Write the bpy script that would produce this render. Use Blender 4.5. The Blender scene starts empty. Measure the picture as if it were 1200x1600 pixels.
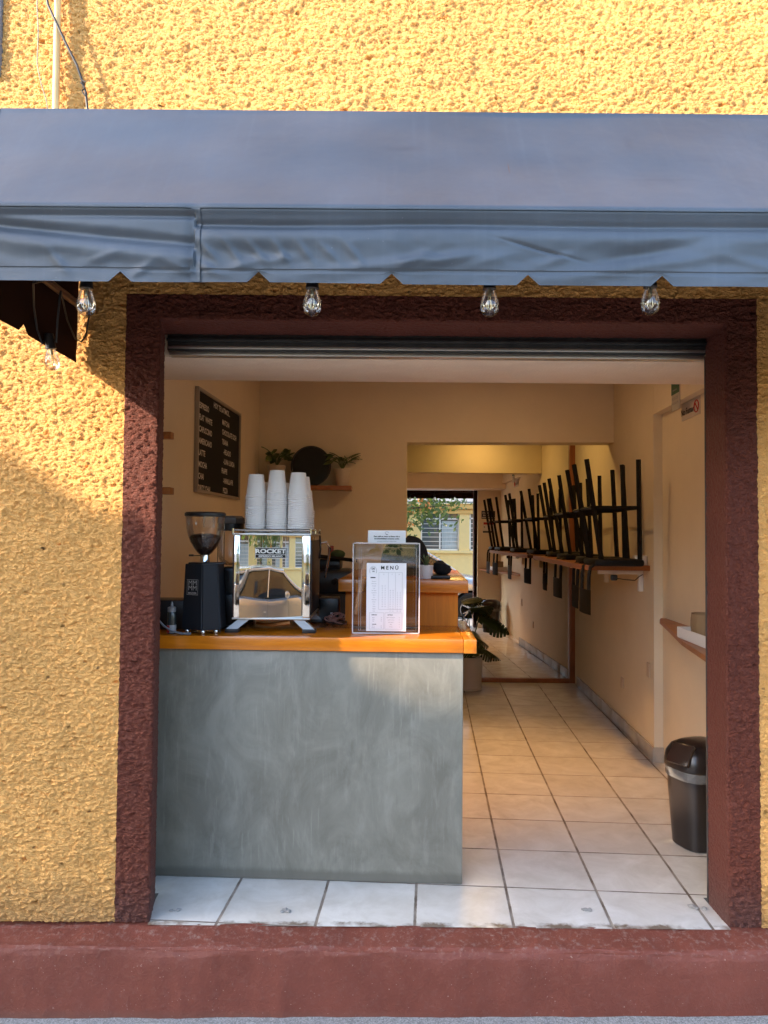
import bpy, bmesh, math, random
import numpy as np
from mathutils import Matrix, Vector, noise
PI = math.pi
S = bpy.context.scene
C = S.collection
# ------------------------------------------------------------------ camera, sky, sun, exposure
CAM = Vector((0, -2.46, 1.28))
cd = bpy.data.cameras.new("camera"); cam = bpy.data.objects.new("camera", cd); C.objects.link(cam)
RC = Matrix.Rotation(math.radians(91.8), 4, 'X') @ Matrix.Rotation(math.radians(.48), 4, 'Z')
cam.matrix_world = Matrix.Translation(CAM) @ RC
cd.sensor_width = 36; cd.lens = 36 * 1150 / 1600; cd.clip_start = .05; cd.clip_end = 500
S.camera = cam
SUN = Vector((2.2, 1.0, -1.52))           # the way the sunlight travels
w = bpy.data.worlds.new("World"); S.world = w; w.use_nodes = True
nt = w.node_tree
sky = nt.nodes.new('ShaderNodeTexSky'); sky.sky_type = 'NISHITA'; sky.sun_disc = False
sky.sun_elevation = math.atan2(1.52, math.hypot(2.2, 1)); sky.sun_rotation = math.atan2(-2.2, -1.0)
sky.dust_density = 1.5
bg = nt.nodes['Background']; bg.inputs[1].default_value = .15
nt.links.new(sky.outputs[0], bg.inputs[0])
sl = bpy.data.lights.new("sun", 'SUN'); sl.energy = 2.05; sl.angle = math.radians(.55); sl.color = (1, .81, .62)
so = bpy.data.objects.new("sun", sl); C.objects.link(so)
so.rotation_euler = SUN.to_track_quat('-Z', 'Y').to_euler(); so.location = (-8, -4, 8)
S.view_settings.view_transform = 'Standard'; S.view_settings.look = 'None'
S.view_settings.exposure = 2.72; S.view_settings.gamma = 1; S.view_settings.use_curve_mapping = False
S.render.engine = 'CYCLES'
S.cycles.use_denoising = True; S.cycles.denoiser = 'OPENIMAGEDENOISE'
S.cycles.max_bounces = 9; S.cycles.diffuse_bounces = 5; S.cycles.glossy_bounces = 4
S.cycles.transparent_max_bounces = 16; S.cycles.transmission_bounces = 6
S.cycles.sample_clamp_indirect = 6; S.cycles.caustics_reflective = False; S.cycles.caustics_refractive = False

# ------------------------------------------------------------------ geometry helpers
def ray(x, y):
    return (RC.to_3x3() @ Vector(((x - 600) / 1150, (800 - y) / 1150, -1)))
def at(x, y, Y):                          # the photographed point that stands at distance Y behind the facade
    r = ray(x, y); return CAM + r * ((Y - CAM.y) / r.y)
def fl(x, y, z=0):
    r = ray(x, y); return CAM + r * ((z - CAM.z) / r.z)
def onplane(x, y, p, n):
    r = ray(x, y); n = Vector(n); return CAM + r * ((Vector(p) - CAM).dot(n) / r.dot(n))
A = .0575
RM = Matrix.Rotation(-A, 4, 'Z')          # the room stands a little askew behind the facade
def W(u, v, z=0): return RM @ Vector((u, v, z))

class B:
    def __init__(s, M=None): s.bm = bmesh.new(); s.M = M or Matrix.Identity(4)
    def _x(s, verts, M=None):
        T = s.M @ (M or Matrix.Identity(4))
        for v in verts: v.co = T @ v.co
        return s
    def box(s, x0, x1, y0, y1, z0, z1, bev=0, M=None, seg=2):
        t = bmesh.new(); bmesh.ops.create_cube(t, size=1)
        for v in t.verts: v.co = Vector(((v.co.x + .5) * (x1 - x0) + x0, (v.co.y + .5) * (y1 - y0) + y0, (v.co.z + .5) * (z1 - z0) + z0))
        if bev: bmesh.ops.bevel(t, geom=t.edges[:], offset=bev, segments=seg, affect='EDGES', profile=.5)
        return s.add(t, M)
    def add(s, t, M=None):
        me = bpy.data.meshes.new("t"); t.to_mesh(me); t.free(); s.addme(me, M); bpy.data.meshes.remove(me); return s
    def addme(s, me, M=None):
        n = len(s.bm.verts); s.bm.from_mesh(me); s.bm.verts.ensure_lookup_table(); return s._x(s.bm.verts[n:], M)
    def poly(s, pts, M=None):
        vs = [s.bm.verts.new(Vector(p)) for p in pts]; s.bm.faces.new(vs); return s._x(vs, M)
    def slab(s, pts, d, M=None):          # a polygon given depth along vector d
        d = Vector(d); n = len(pts); a = [s.bm.verts.new(Vector(p)) for p in pts]; b = [s.bm.verts.new(Vector(p) + d) for p in pts]
        s.bm.faces.new(a); s.bm.faces.new(b[::-1])
        for i in range(n): s.bm.faces.new((a[i], b[i], b[(i + 1) % n], a[(i + 1) % n]))
        return s._x(a + b, M)
    def tube(s, pts, r, n=8, M=None, cap=True, flat=None):
        pts = [Vector(p) for p in pts]; rings = []; vs = []
        up = Vector((0, 0, 1)); last = None
        for i, p in enumerate(pts):
            t = (pts[min(i + 1, len(pts) - 1)] - pts[max(i - 1, 0)]).normalized()
            if last is None:
                a = t.cross(up if abs(t.z) < .9 else Vector((1, 0, 0))).normalized()
            else:
                a = (last - t * last.dot(t)).normalized()
            last = a; b = t.cross(a); rr = r[i] if isinstance(r, (list, tuple)) else r
            ring = [s.bm.verts.new(p + a * math.cos(2 * PI * k / n) * rr + b * math.sin(2 * PI * k / n) * rr) for k in range(n)]
            rings.append(ring); vs += ring
        for i in range(len(rings) - 1):
            for k in range(n):
                s.bm.faces.new((rings[i][k], rings[i + 1][k], rings[i + 1][(k + 1) % n], rings[i][(k + 1) % n]))
        if cap: s.bm.faces.new(rings[0]); s.bm.faces.new(rings[-1][::-1])
        return s._x(vs, M)
    def lathe(s, prof, c=(0, 0, 0), n=24, M=None, sx=1, sy=1, capb=True, capt=True):
        c = Vector(c); rings = []; vs = []
        for r, z in prof:
            ring = [s.bm.verts.new(c + Vector((math.cos(2 * PI * k / n) * r * sx, math.sin(2 * PI * k / n) * r * sy, z))) for k in range(n)]
            rings.append(ring); vs += ring
        for i in range(len(rings) - 1):
            for k in range(n):
                s.bm.faces.new((rings[i][k], rings[i][(k + 1) % n], rings[i + 1][(k + 1) % n], rings[i + 1][k]))
        if capb: s.bm.faces.new(rings[0][::-1])
        if capt: s.bm.faces.new(rings[-1])
        return s._x(vs, M)
    def grid(s, f, nu, nv, M=None):
        vs = [[s.bm.verts.new(Vector(f(i / nu, j / nv))) for j in range(nv + 1)] for i in range(nu + 1)]
        for i in range(nu):
            for j in range(nv): s.bm.faces.new((vs[i][j], vs[i + 1][j], vs[i + 1][j + 1], vs[i][j + 1]))
        return s._x([v for r in vs for v in r], M)
    def build(s, name, mat, parent=None, smooth=True, norm=True):
        if norm: bmesh.ops.recalc_face_normals(s.bm, faces=s.bm.faces[:])
        me = bpy.data.meshes.new(name); s.bm.to_mesh(me); s.bm.free()
        return link(name, me, mat, parent, smooth)
def link(name, me, mat, parent=None, smooth=True):
    if mat and not me.materials: me.materials.append(mat)
    if smooth:
        me.polygons.foreach_set('use_smooth', [True] * len(me.polygons))
        try: me.set_sharp_from_angle(angle=math.radians(35))
        except Exception: pass
    o = bpy.data.objects.new(name, me); C.objects.link(o)
    if parent is not None:
        o.parent = parent; root = parent
        if root.parent: root = root.parent
        me.transform(root.matrix_basis.inverted())
    return o
def tag(o, label=None, cat=None, group=None, kind=None):
    for k, v in (('label', label), ('category', cat), ('group', group), ('kind', kind)):
        if v: o[k] = v
    return o
def thing(name, label, cat, loc=(0, 0, 0), rz=0, group=None):
    o = bpy.data.objects.new(name, None); C.objects.link(o); o.empty_display_size = .1
    o.matrix_basis = Matrix.Translation(Vector(loc)) @ Matrix.Rotation(rz, 4, 'Z')
    return tag(o, label, cat, group)
def copy_tree(o, parent=None):
    c = o.copy(); C.objects.link(c)
    if parent is not None: c.parent = parent
    for ch in [x for x in C.objects if x.parent == o]: copy_tree(ch, c)
    return c
_tc = {}
def text(s, size, wide=1.0, bold=0.0):
    k = (s, size, wide, bold)
    if k not in _tc:
        cu = bpy.data.curves.new("t", 'FONT'); cu.body = s; cu.size = size; cu.align_x = 'CENTER'; cu.align_y = 'CENTER'; cu.offset = bold; cu.resolution_u = 3
        o = bpy.data.objects.new("t", cu); C.objects.link(o); bpy.context.view_layer.update()
        me = bpy.data.meshes.new_from_object(o.evaluated_get(bpy.context.evaluated_depsgraph_get()))
        bpy.data.objects.remove(o); me.transform(Matrix.Diagonal((wide, 1, 1, 1))); _tc[k] = me
    return _tc[k]
def frame_at(o, xdir, zdir):              # local x along xdir, local y along zdir (the reading plane), for writing on a surface
    x = Vector(xdir).normalized(); y = Vector(zdir).normalized(); n = x.cross(y)
    return Matrix(((x.x, y.x, n.x, o[0]), (x.y, y.y, n.y, o[1]), (x.z, y.z, n.z, o[2]), (0, 0, 0, 1)))

# ------------------------------------------------------------------ material helpers
def mat(name, col, rough=.6, metal=0, bump=0, bscale=30, var=0, vscale=6, spec=.5, coat=0, detail=4, stretch=None, emit=0, col2=None, trans=0):
    m = bpy.data.materials.new(name); m.use_nodes = True; t = m.node_tree; p = t.nodes['Principled BSDF']
    p.inputs['Base Color'].default_value = (*col, 1); p.inputs['Roughness'].default_value = rough; p.inputs['Metallic'].default_value = metal
    p.inputs['Specular IOR Level'].default_value = spec; p.inputs['Coat Weight'].default_value = coat; p.inputs['Coat Roughness'].default_value = .12
    tc = t.nodes.new('ShaderNodeTexCoord'); mp = t.nodes.new('ShaderNodeMapping'); t.links.new(tc.outputs['Object'], mp.inputs[0])
    if stretch: mp.inputs['Scale'].default_value = stretch
    if var or col2:
        n = t.nodes.new('ShaderNodeTexNoise'); n.inputs['Scale'].default_value = vscale; n.inputs['Detail'].default_value = 5; n.inputs['Roughness'].default_value = .6
        t.links.new(mp.outputs[0], n.inputs[0])
        r = t.nodes.new('ShaderNodeMapRange'); r.inputs[1].default_value = .3; r.inputs[2].default_value = .7; t.links.new(n.outputs[0], r.inputs[0])
        mx = t.nodes.new('ShaderNodeMix'); mx.data_type = 'RGBA'; t.links.new(r.outputs[0], mx.inputs[0])
        c2 = col2 or [min(1, c * (1 + var)) for c in col]; c1 = col if col2 else [c * (1 - var) for c in col]
        mx.inputs[6].default_value = (*c1, 1); mx.inputs[7].default_value = (*c2, 1); t.links.new(mx.outputs[2], p.inputs['Base Color'])
    if bump:
        n = t.nodes.new('ShaderNodeTexNoise'); n.inputs['Scale'].default_value = bscale; n.inputs['Detail'].default_value = detail
        t.links.new(mp.outputs[0], n.inputs[0]); b = t.nodes.new('ShaderNodeBump'); b.inputs['Strength'].default_value = 1; b.inputs['Distance'].default_value = bump
        t.links.new(n.outputs[0], b.inputs['Height']); t.links.new(b.outputs[0], p.inputs['Normal'])
    if emit: p.inputs['Emission Color'].default_value = (*col, 1); p.inputs['Emission Strength'].default_value = emit
    return m
def N(t, typ, **kw):
    n = t.nodes.new(typ)
    for k, v in kw.items():
        if k.startswith('i_'): n.inputs[k[2:].replace('_', ' ')].default_value = v
        else: setattr(n, k, v)
    return n
def clear(name, tint=(1, 1, 1), ior=1.5, rough=0.0, base=.0, boost=1.0):   # thin clear sheet: sees through, reflects at grazing angles
    m = bpy.data.materials.new(name); m.use_nodes = True; t = m.node_tree; t.nodes.clear()
    o = N(t, 'ShaderNodeOutputMaterial'); mx = N(t, 'ShaderNodeMixShader'); f = N(t, 'ShaderNodeFresnel'); f.inputs[0].default_value = ior
    tr = N(t, 'ShaderNodeBsdfTransparent'); tr.inputs[0].default_value = (*tint, 1); g = N(t, 'ShaderNodeBsdfGlossy'); g.inputs['Roughness'].default_value = rough
    ma = N(t, 'ShaderNodeMath', operation='MULTIPLY_ADD'); ma.inputs[1].default_value = boost; ma.inputs[2].default_value = base; ma.use_clamp = True
    t.links.new(f.outputs[0], ma.inputs[0]); t.links.new(ma.outputs[0], mx.inputs[0]); t.links.new(tr.outputs[0], mx.inputs[1]); t.links.new(g.outputs[0], mx.inputs[2]); t.links.new(mx.outputs[0], o.inputs[0])
    return m
def ramp(t, src, a, b):
    r = N(t, 'ShaderNodeMapRange'); r.inputs[1].default_value = a; r.inputs[2].default_value = b; t.links.new(src, r.inputs[0]); return r.outputs[0]
def math_(t, op, a, b=None, c=None):
    n = N(t, 'ShaderNodeMath', operation=op)
    for i, v in enumerate((a, b, c)):
        if v is None: continue
        if isinstance(v, (int, float)): n.inputs[i].default_value = v
        else: t.links.new(v, n.inputs[i])
    return n.outputs[0]
def mixc(t, f, a, b):
    n = N(t, 'ShaderNodeMix', data_type='RGBA')
    if isinstance(f, (int, float)): n.inputs[0].default_value = f
    else: t.links.new(f, n.inputs[0])
    for i, v in ((6, a), (7, b)):
        if isinstance(v, (tuple, list)): n.inputs[i].default_value = (*v, 1)
        else: t.links.new(v, n.inputs[i])
    return n.outputs[2]
def stucco(name, col, amp, pitshade, pits=.5, gloss=.45):
    m = bpy.data.materials.new(name); m.use_nodes = True; t = m.node_tree; p = t.nodes['Principled BSDF']
    tc = N(t, 'ShaderNodeTexCoord'); P = tc.outputs['Object']
    mp = N(t, 'ShaderNodeMapping'); mp.inputs['Scale'].default_value = (.75, 1, 1.15); t.links.new(P, mp.inputs[0]); Q = mp.outputs[0]
    # warp, then lumps
    wn = N(t, 'ShaderNodeTexNoise', i_Scale=34.0, i_Detail=2.0); t.links.new(Q, wn.inputs[0])
    va = N(t, 'ShaderNodeVectorMath', operation='MULTIPLY_ADD'); t.links.new(wn.outputs['Color'], va.inputs[0]); va.inputs[1].default_value = (.020, .020, .020); t.links.new(Q, va.inputs[2])
    vo = N(t, 'ShaderNodeTexVoronoi', feature='SMOOTH_F1', i_Scale=72.0, i_Smoothness=.25); t.links.new(va.outputs[0], vo.inputs[0])
    n1 = N(t, 'ShaderNodeTexNoise', i_Scale=85.0, i_Detail=5.0, i_Roughness=.7); t.links.new(va.outputs[0], n1.inputs[0])
    n2 = N(t, 'ShaderNodeTexNoise', i_Scale=9.0, i_Detail=2.0); t.links.new(Q, n2.inputs[0])
    n3 = N(t, 'ShaderNodeTexNoise', i_Scale=180.0, i_Detail=3.0); t.links.new(Q, n3.inputs[0])
    h = math_(t, 'MULTIPLY', vo.outputs['Distance'], -.55)
    h = math_(t, 'MULTIPLY_ADD', n1.outputs[0], 1.15, h)
    h = math_(t, 'MULTIPLY_ADD', n2.outputs[0], .7, h)
    h = math_(t, 'MULTIPLY_ADD', n3.outputs[0], .12, h)
    # sparse deep pits
    pv = N(t, 'ShaderNodeTexVoronoi', i_Scale=24.0); t.links.new(va.outputs[0], pv.inputs[0])
    pw = N(t, 'ShaderNodeTexWhiteNoise'); t.links.new(pv.outputs['Color'], pw.inputs[0])
    near = ramp(t, pv.outputs['Distance'], .20, .07)
    on = math_(t, 'GREATER_THAN', pw.outputs[0], 1 - pits)
    pit = math_(t, 'MULTIPLY', near, on)
    h = math_(t, 'MULTIPLY_ADD', pit, -.55, h)
    d = N(t, 'ShaderNodeDisplacement'); d.inputs['Midlevel'].default_value = .9; d.inputs['Scale'].default_value = amp
    t.links.new(h, d.inputs[0]); t.links.new(d.outputs[0], t.nodes['Material Output'].inputs['Displacement'])
    m.displacement_method = 'BOTH'
    big = N(t, 'ShaderNodeTexNoise', i_Scale=1.7, i_Detail=4.0); t.links.new(P, big.inputs[0])
    c = mixc(t, ramp(t, big.outputs[0], .35, .68), tuple(x * .88 for x in col), tuple(min(1, x * 1.08) for x in col))
    sz_ = N(t, 'ShaderNodeSeparateXYZ'); t.links.new(P, sz_.inputs[0]); gn = N(t, 'ShaderNodeTexNoise', i_Scale=7.0, i_Detail=6.0, i_Roughness=.7); t.links.new(P, gn.inputs[0])
    gr_ = math_(t, 'MULTIPLY', ramp(t, math_(t, 'ADD', sz_.outputs[2], math_(t, 'MULTIPLY', gn.outputs[0], -.22)), .06, -.10), .6)
    c = mixc(t, gr_, c, tuple(x * .45 + .03 for x in col))      # splash dirt along the foot of the wall
    st_ = N(t, 'ShaderNodeMapping'); st_.inputs['Scale'].default_value = (9, 9, .8); t.links.new(P, st_.inputs[0]); sn = N(t, 'ShaderNodeTexNoise', i_Scale=1.0, i_Detail=5.0); t.links.new(st_.outputs[0], sn.inputs[0])
    c = mixc(t, math_(t, 'MULTIPLY', ramp(t, sn.outputs[0], .60, .76), .15), c, tuple(x * .55 + .02 for x in col))
    low = ramp(t, h, .38, .12)            # crevice shade painted as a dark tint into the deepest hollows
    c = mixc(t, math_(t, 'MULTIPLY', low, .75), c, pitshade)
    t.links.new(c, p.inputs['Base Color']); p.inputs['Roughness'].default_value = gloss; p.inputs['Specular IOR Level'].default_value = .3
    return m
def plaster(name, col, bump=.0012, sc=60, var=.05):
    return mat(name, col, .75, bump=bump, bscale=sc, var=var, vscale=2.2)
def wood(name, c1, c2, rough=.22, axis=0, sc=3.0, coat=.5):
    m = bpy.data.materials.new(name); m.use_nodes = True; t = m.node_tree; p = t.nodes['Principled BSDF']
    tc = N(t, 'ShaderNodeTexCoord'); mp = N(t, 'ShaderNodeMapping'); s = [26, 26, 26]; s[axis] = 1.6; mp.inputs['Scale'].default_value = s
    t.links.new(tc.outputs['Object'], mp.inputs[0]); n = N(t, 'ShaderNodeTexNoise', i_Scale=sc, i_Detail=6.0, i_Roughness=.65, i_Distortion=.6); t.links.new(mp.outputs[0], n.inputs[0])
    n2 = N(t, 'ShaderNodeTexNoise', i_Scale=4.0, i_Detail=3.0); t.links.new(tc.outputs['Object'], n2.inputs[0])
    c = mixc(t, ramp(t, n.outputs[0], .32, .68), c1, c2); c = mixc(t, ramp(t, n2.outputs[0], .55, .8), c, tuple(x * .6 for x in c1))
    t.links.new(c, p.inputs['Base Color']); p.inputs['Roughness'].default_value = rough; p.inputs['Coat Weight'].default_value = coat; p.inputs['Coat Roughness'].default_value = .15
    b = N(t, 'ShaderNodeBump'); b.inputs['Distance'].default_value = .0004; t.links.new(n.outputs[0], b.inputs['Height']); t.links.new(b.outputs[0], p.inputs['Normal'])
    return m

YEL = (.80, .440, .138); MAR = (.140, .037, .021)
M = {}
M['yellow'] = stucco('yellow_stucco', YEL, .0230, (.17, .09, .04), pits=.42)
M['maroon'] = stucco('maroon_stucco', MAR, .0200, (.04, .02, .018), pits=.1, gloss=.55)
M['jamb'] = stucco('maroon_jamb_stucco', (.110, .031, .021), .0065, (.035, .018, .015), pits=.15, gloss=.6)
M['plinth'] = None
M['plaster'] = plaster('cream_plaster', (.77, .66, .48))
M['plaster2'] = mat('white_rough_plaster', (.84, .71, .56), .8, bump=.002, bscale=90, var=.04)
M['ceiling'] = plaster('ceiling_plaster', (.74, .66, .54))
M['black'] = mat('black_plastic', (.012, .012, .014), .35)
M['blackmetal'] = mat('black_metal', (.008, .0075, .0075), .55, spec=.2)
M['badge'] = mat('black_enamel', (.006, .006, .007), .5, spec=.2)
M['blackcloth'] = mat('black_cloth', (.010, .009, .010), .9, bump=.004, bscale=40)
M['shutter'] = mat('shutter_black_paint', (.02, .021, .022), .35, bump=.001, bscale=30, var=.4, vscale=20, col2=(.05, .05, .05))
M['chrome'] = mat('polished_steel', (.62, .62, .61), .04, metal=1)
M['steel'] = mat('brushed_steel', (.62, .62, .60), .42, metal=1, bump=.0003, bscale=200, stretch=(1, 1, .05))
M['panelsteel'] = mat('mirror_steel_panel', (.66, .65, .62), .015, metal=1, bump=.0009, bscale=3.2, detail=0)
M['paper'] = mat('white_paper', (.80, .80, .82), .7)
M['cup'] = mat('white_card_cup', (.80, .78, .77), .55)
M['ink'] = mat('black_ink', (.015, .015, .018), .6)
M['greyink'] = mat('grey_ink', (.22, .22, .24), .6)
M['wood'] = wood('varnished_pine', (.50, .135, .006), (.68, .205, .008), coat=.25)
M['wood_y'] = wood('varnished_pine_end', (.42, .12, .008), (.58, .19, .012), axis=1, coat=.25)
M['shelfwood'] = wood('brown_shelf_wood', (.27, .085, .018), (.38, .13, .03), axis=1, rough=.4, coat=.1)
M['woodv'] = wood('varnished_ply', (.55, .15, .004), (.72, .21, .006), axis=2, sc=2, rough=.5, coat=.0)
M['darkwood'] = wood('reddish_wood', (.20, .062, .022), (.28, .09, .03), axis=2, rough=.4, coat=.1)
M['white_paint'] = mat('white_painted_metal', (.75, .73, .68), .45)
M['mirror'] = mat('mirror_silver', (.88, .86, .82), .0, metal=1)
M['leaf'] = mat('dark_leaf', (.020, .040, .012), .4, var=.5, vscale=14)
M['leaf2'] = mat('yellow_green_leaf', (.09, .13, .03), .45, var=.4, vscale=25)
M['succ'] = mat('grey_green_leaf', (.10, .16, .075), .5, var=.3, vscale=40)
M['pot'] = mat('beige_pot', (.55, .47, .38), .5)
M['whitepot'] = mat('white_pot', (.78, .76, .76), .35)
M['glass'] = clear('bulb_glass', boost=.55, base=.06)
M['hopper'] = clear('smoky_hopper_plastic', (.98, .965, .96), base=.04, boost=.6)
M['acrylic'] = clear('clear_acrylic', (.972, .968, .962), base=.03, boost=1.0, rough=.01)
M['acedge'] = mat('acrylic_edge', (.72, .66, .64), .15, spec=.8)
M['bean'] = mat('coffee_beans', (.030, .014, .009), .35, bump=.006, bscale=110)
M['cable'] = mat('black_cable', (.012, .012, .012), .5)
M['pink'] = mat('pink_cable', (.42, .20, .16), .55)
M['filament'] = mat('filament', (.6, .55, .4), .3, metal=1)
M['green'] = mat('sign_green', (.02, .10, .05), .5); M['red'] = mat('sign_red', (.45, .02, .02), .5)
M['navy'] = mat('sign_navy', (.02, .03, .06), .5)
M['brass'] = mat('grey_trim', (.35, .30, .25), .4)
M['baseb'] = mat('skirting_tile', (.42, .38, .32), .35, bump=.0008, bscale=40, var=.15, vscale=12)

def plinthmat():
    m = bpy.data.materials.new('maroon_plinth_paint'); m.use_nodes = True; t = m.node_tree; p = t.nodes['Principled BSDF']
    tc = N(t, 'ShaderNodeTexCoord'); P = tc.outputs['Object']; s = N(t, 'ShaderNodeSeparateXYZ'); t.links.new(P, s.inputs[0])
    n1 = N(t, 'ShaderNodeTexNoise', i_Scale=6.0, i_Detail=8.0, i_Roughness=.7); t.links.new(P, n1.inputs[0])
    n2 = N(t, 'ShaderNodeTexNoise', i_Scale=55.0, i_Detail=5.0, i_Roughness=.7); t.links.new(P, n2.inputs[0])
    n3 = N(t, 'ShaderNodeTexNoise', i_Scale=160.0, i_Detail=2.0); t.links.new(P, n3.inputs[0])
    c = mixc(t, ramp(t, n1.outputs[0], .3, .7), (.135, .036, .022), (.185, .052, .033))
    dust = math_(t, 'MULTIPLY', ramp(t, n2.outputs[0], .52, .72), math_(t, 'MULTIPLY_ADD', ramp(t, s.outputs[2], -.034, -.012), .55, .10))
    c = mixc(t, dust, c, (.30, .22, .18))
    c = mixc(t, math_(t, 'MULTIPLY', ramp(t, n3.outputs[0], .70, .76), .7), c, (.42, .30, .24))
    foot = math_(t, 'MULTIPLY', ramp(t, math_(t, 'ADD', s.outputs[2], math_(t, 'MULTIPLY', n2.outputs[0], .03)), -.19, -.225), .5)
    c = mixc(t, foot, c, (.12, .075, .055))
    t.links.new(c, p.inputs['Base Color']); p.inputs['Roughness'].default_value = .6; p.inputs['Specular IOR Level'].default_value = .35
    b = N(t, 'ShaderNodeBump'); b.inputs['Distance'].default_value = .004; t.links.new(math_(t, 'MULTIPLY_ADD', n3.outputs[0], .25, math_(t, 'MULTIPLY', n2.outputs[0], .8)), b.inputs['Height']); t.links.new(b.outputs[0], p.inputs['Normal'])
    return m
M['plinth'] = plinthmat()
def concrete(name, c1, c2, c3):
    m = bpy.data.materials.new(name); m.use_nodes = True; t = m.node_tree; p = t.nodes['Principled BSDF']
    tc = N(t, 'ShaderNodeTexCoord'); P = tc.outputs['Object']
    mp = N(t, 'ShaderNodeMapping'); mp.inputs['Scale'].default_value = (1, 1, .7); mp.inputs['Rotation'].default_value = (0, .25, 0); t.links.new(P, mp.inputs[0])
    n1 = N(t, 'ShaderNodeTexNoise', i_Scale=5.0, i_Detail=9.0, i_Roughness=.66, i_Distortion=.8); t.links.new(mp.outputs[0], n1.inputs[0])
    mp2 = N(t, 'ShaderNodeMapping'); mp2.inputs['Scale'].default_value = (4, 4, 1.1); t.links.new(P, mp2.inputs[0])
    n2 = N(t, 'ShaderNodeTexNoise', i_Scale=5.0, i_Detail=6.0, i_Roughness=.7); t.links.new(mp2.outputs[0], n2.inputs[0])
    n3 = N(t, 'ShaderNodeTexNoise', i_Scale=2.2, i_Detail=3.0); t.links.new(P, n3.inputs[0])
    c = mixc(t, ramp(t, n1.outputs[0], .36, .66), c1, c2)
    c = mixc(t, math_(t, 'MULTIPLY', ramp(t, n2.outputs[0], .52, .72), .3), c, c3)
    c = mixc(t, math_(t, 'MULTIPLY', ramp(t, n3.outputs[0], .5, .75), .35), c, c1)
    for k_, (rot, sc_) in enumerate(((.5, (60, 60, 6)), (-.9, (45, 45, 5)), (.1, (80, 80, 4)))):
        m3 = N(t, 'ShaderNodeMapping'); m3.inputs['Rotation'].default_value = (0, rot, 0); m3.inputs['Scale'].default_value = sc_; t.links.new(P, m3.inputs[0])
        n5 = N(t, 'ShaderNodeTexNoise', i_Scale=1.0, i_Detail=4.0, i_Roughness=.7); t.links.new(m3.outputs[0], n5.inputs[0])
        n6 = N(t, 'ShaderNodeTexNoise', i_Scale=3.0 + k_, i_Detail=1.0); t.links.new(P, n6.inputs[0])
        c = mixc(t, math_(t, 'MULTIPLY', math_(t, 'MULTIPLY', ramp(t, n5.outputs[0], .56, .66), ramp(t, n6.outputs[0], .45, .6)), .30), c, c3 if k_ != 1 else c1)
    sx = N(t, 'ShaderNodeSeparateXYZ'); t.links.new(P, sx.inputs[0])
    low = math_(t, 'MULTIPLY', ramp(t, math_(t, 'ADD', sx.outputs[2], math_(t, 'MULTIPLY', n1.outputs[0], .03)), .062, .045), .75)
    c = mixc(t, low, c, (.13, .12, .095))     # darker band along the foot
    t.links.new(c, p.inputs['Base Color']); p.inputs['Roughness'].default_value = .42
    b = N(t, 'ShaderNodeBump'); b.inputs['Distance'].default_value = .0015; t.links.new(n1.outputs[0], b.inputs['Height']); t.links.new(b.outputs[0], p.inputs['Normal'])
    return m
M['concrete'] = concrete('polished_cement', (.160, .150, .117), (.250, .238, .192), (.37, .355, .30))

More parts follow.
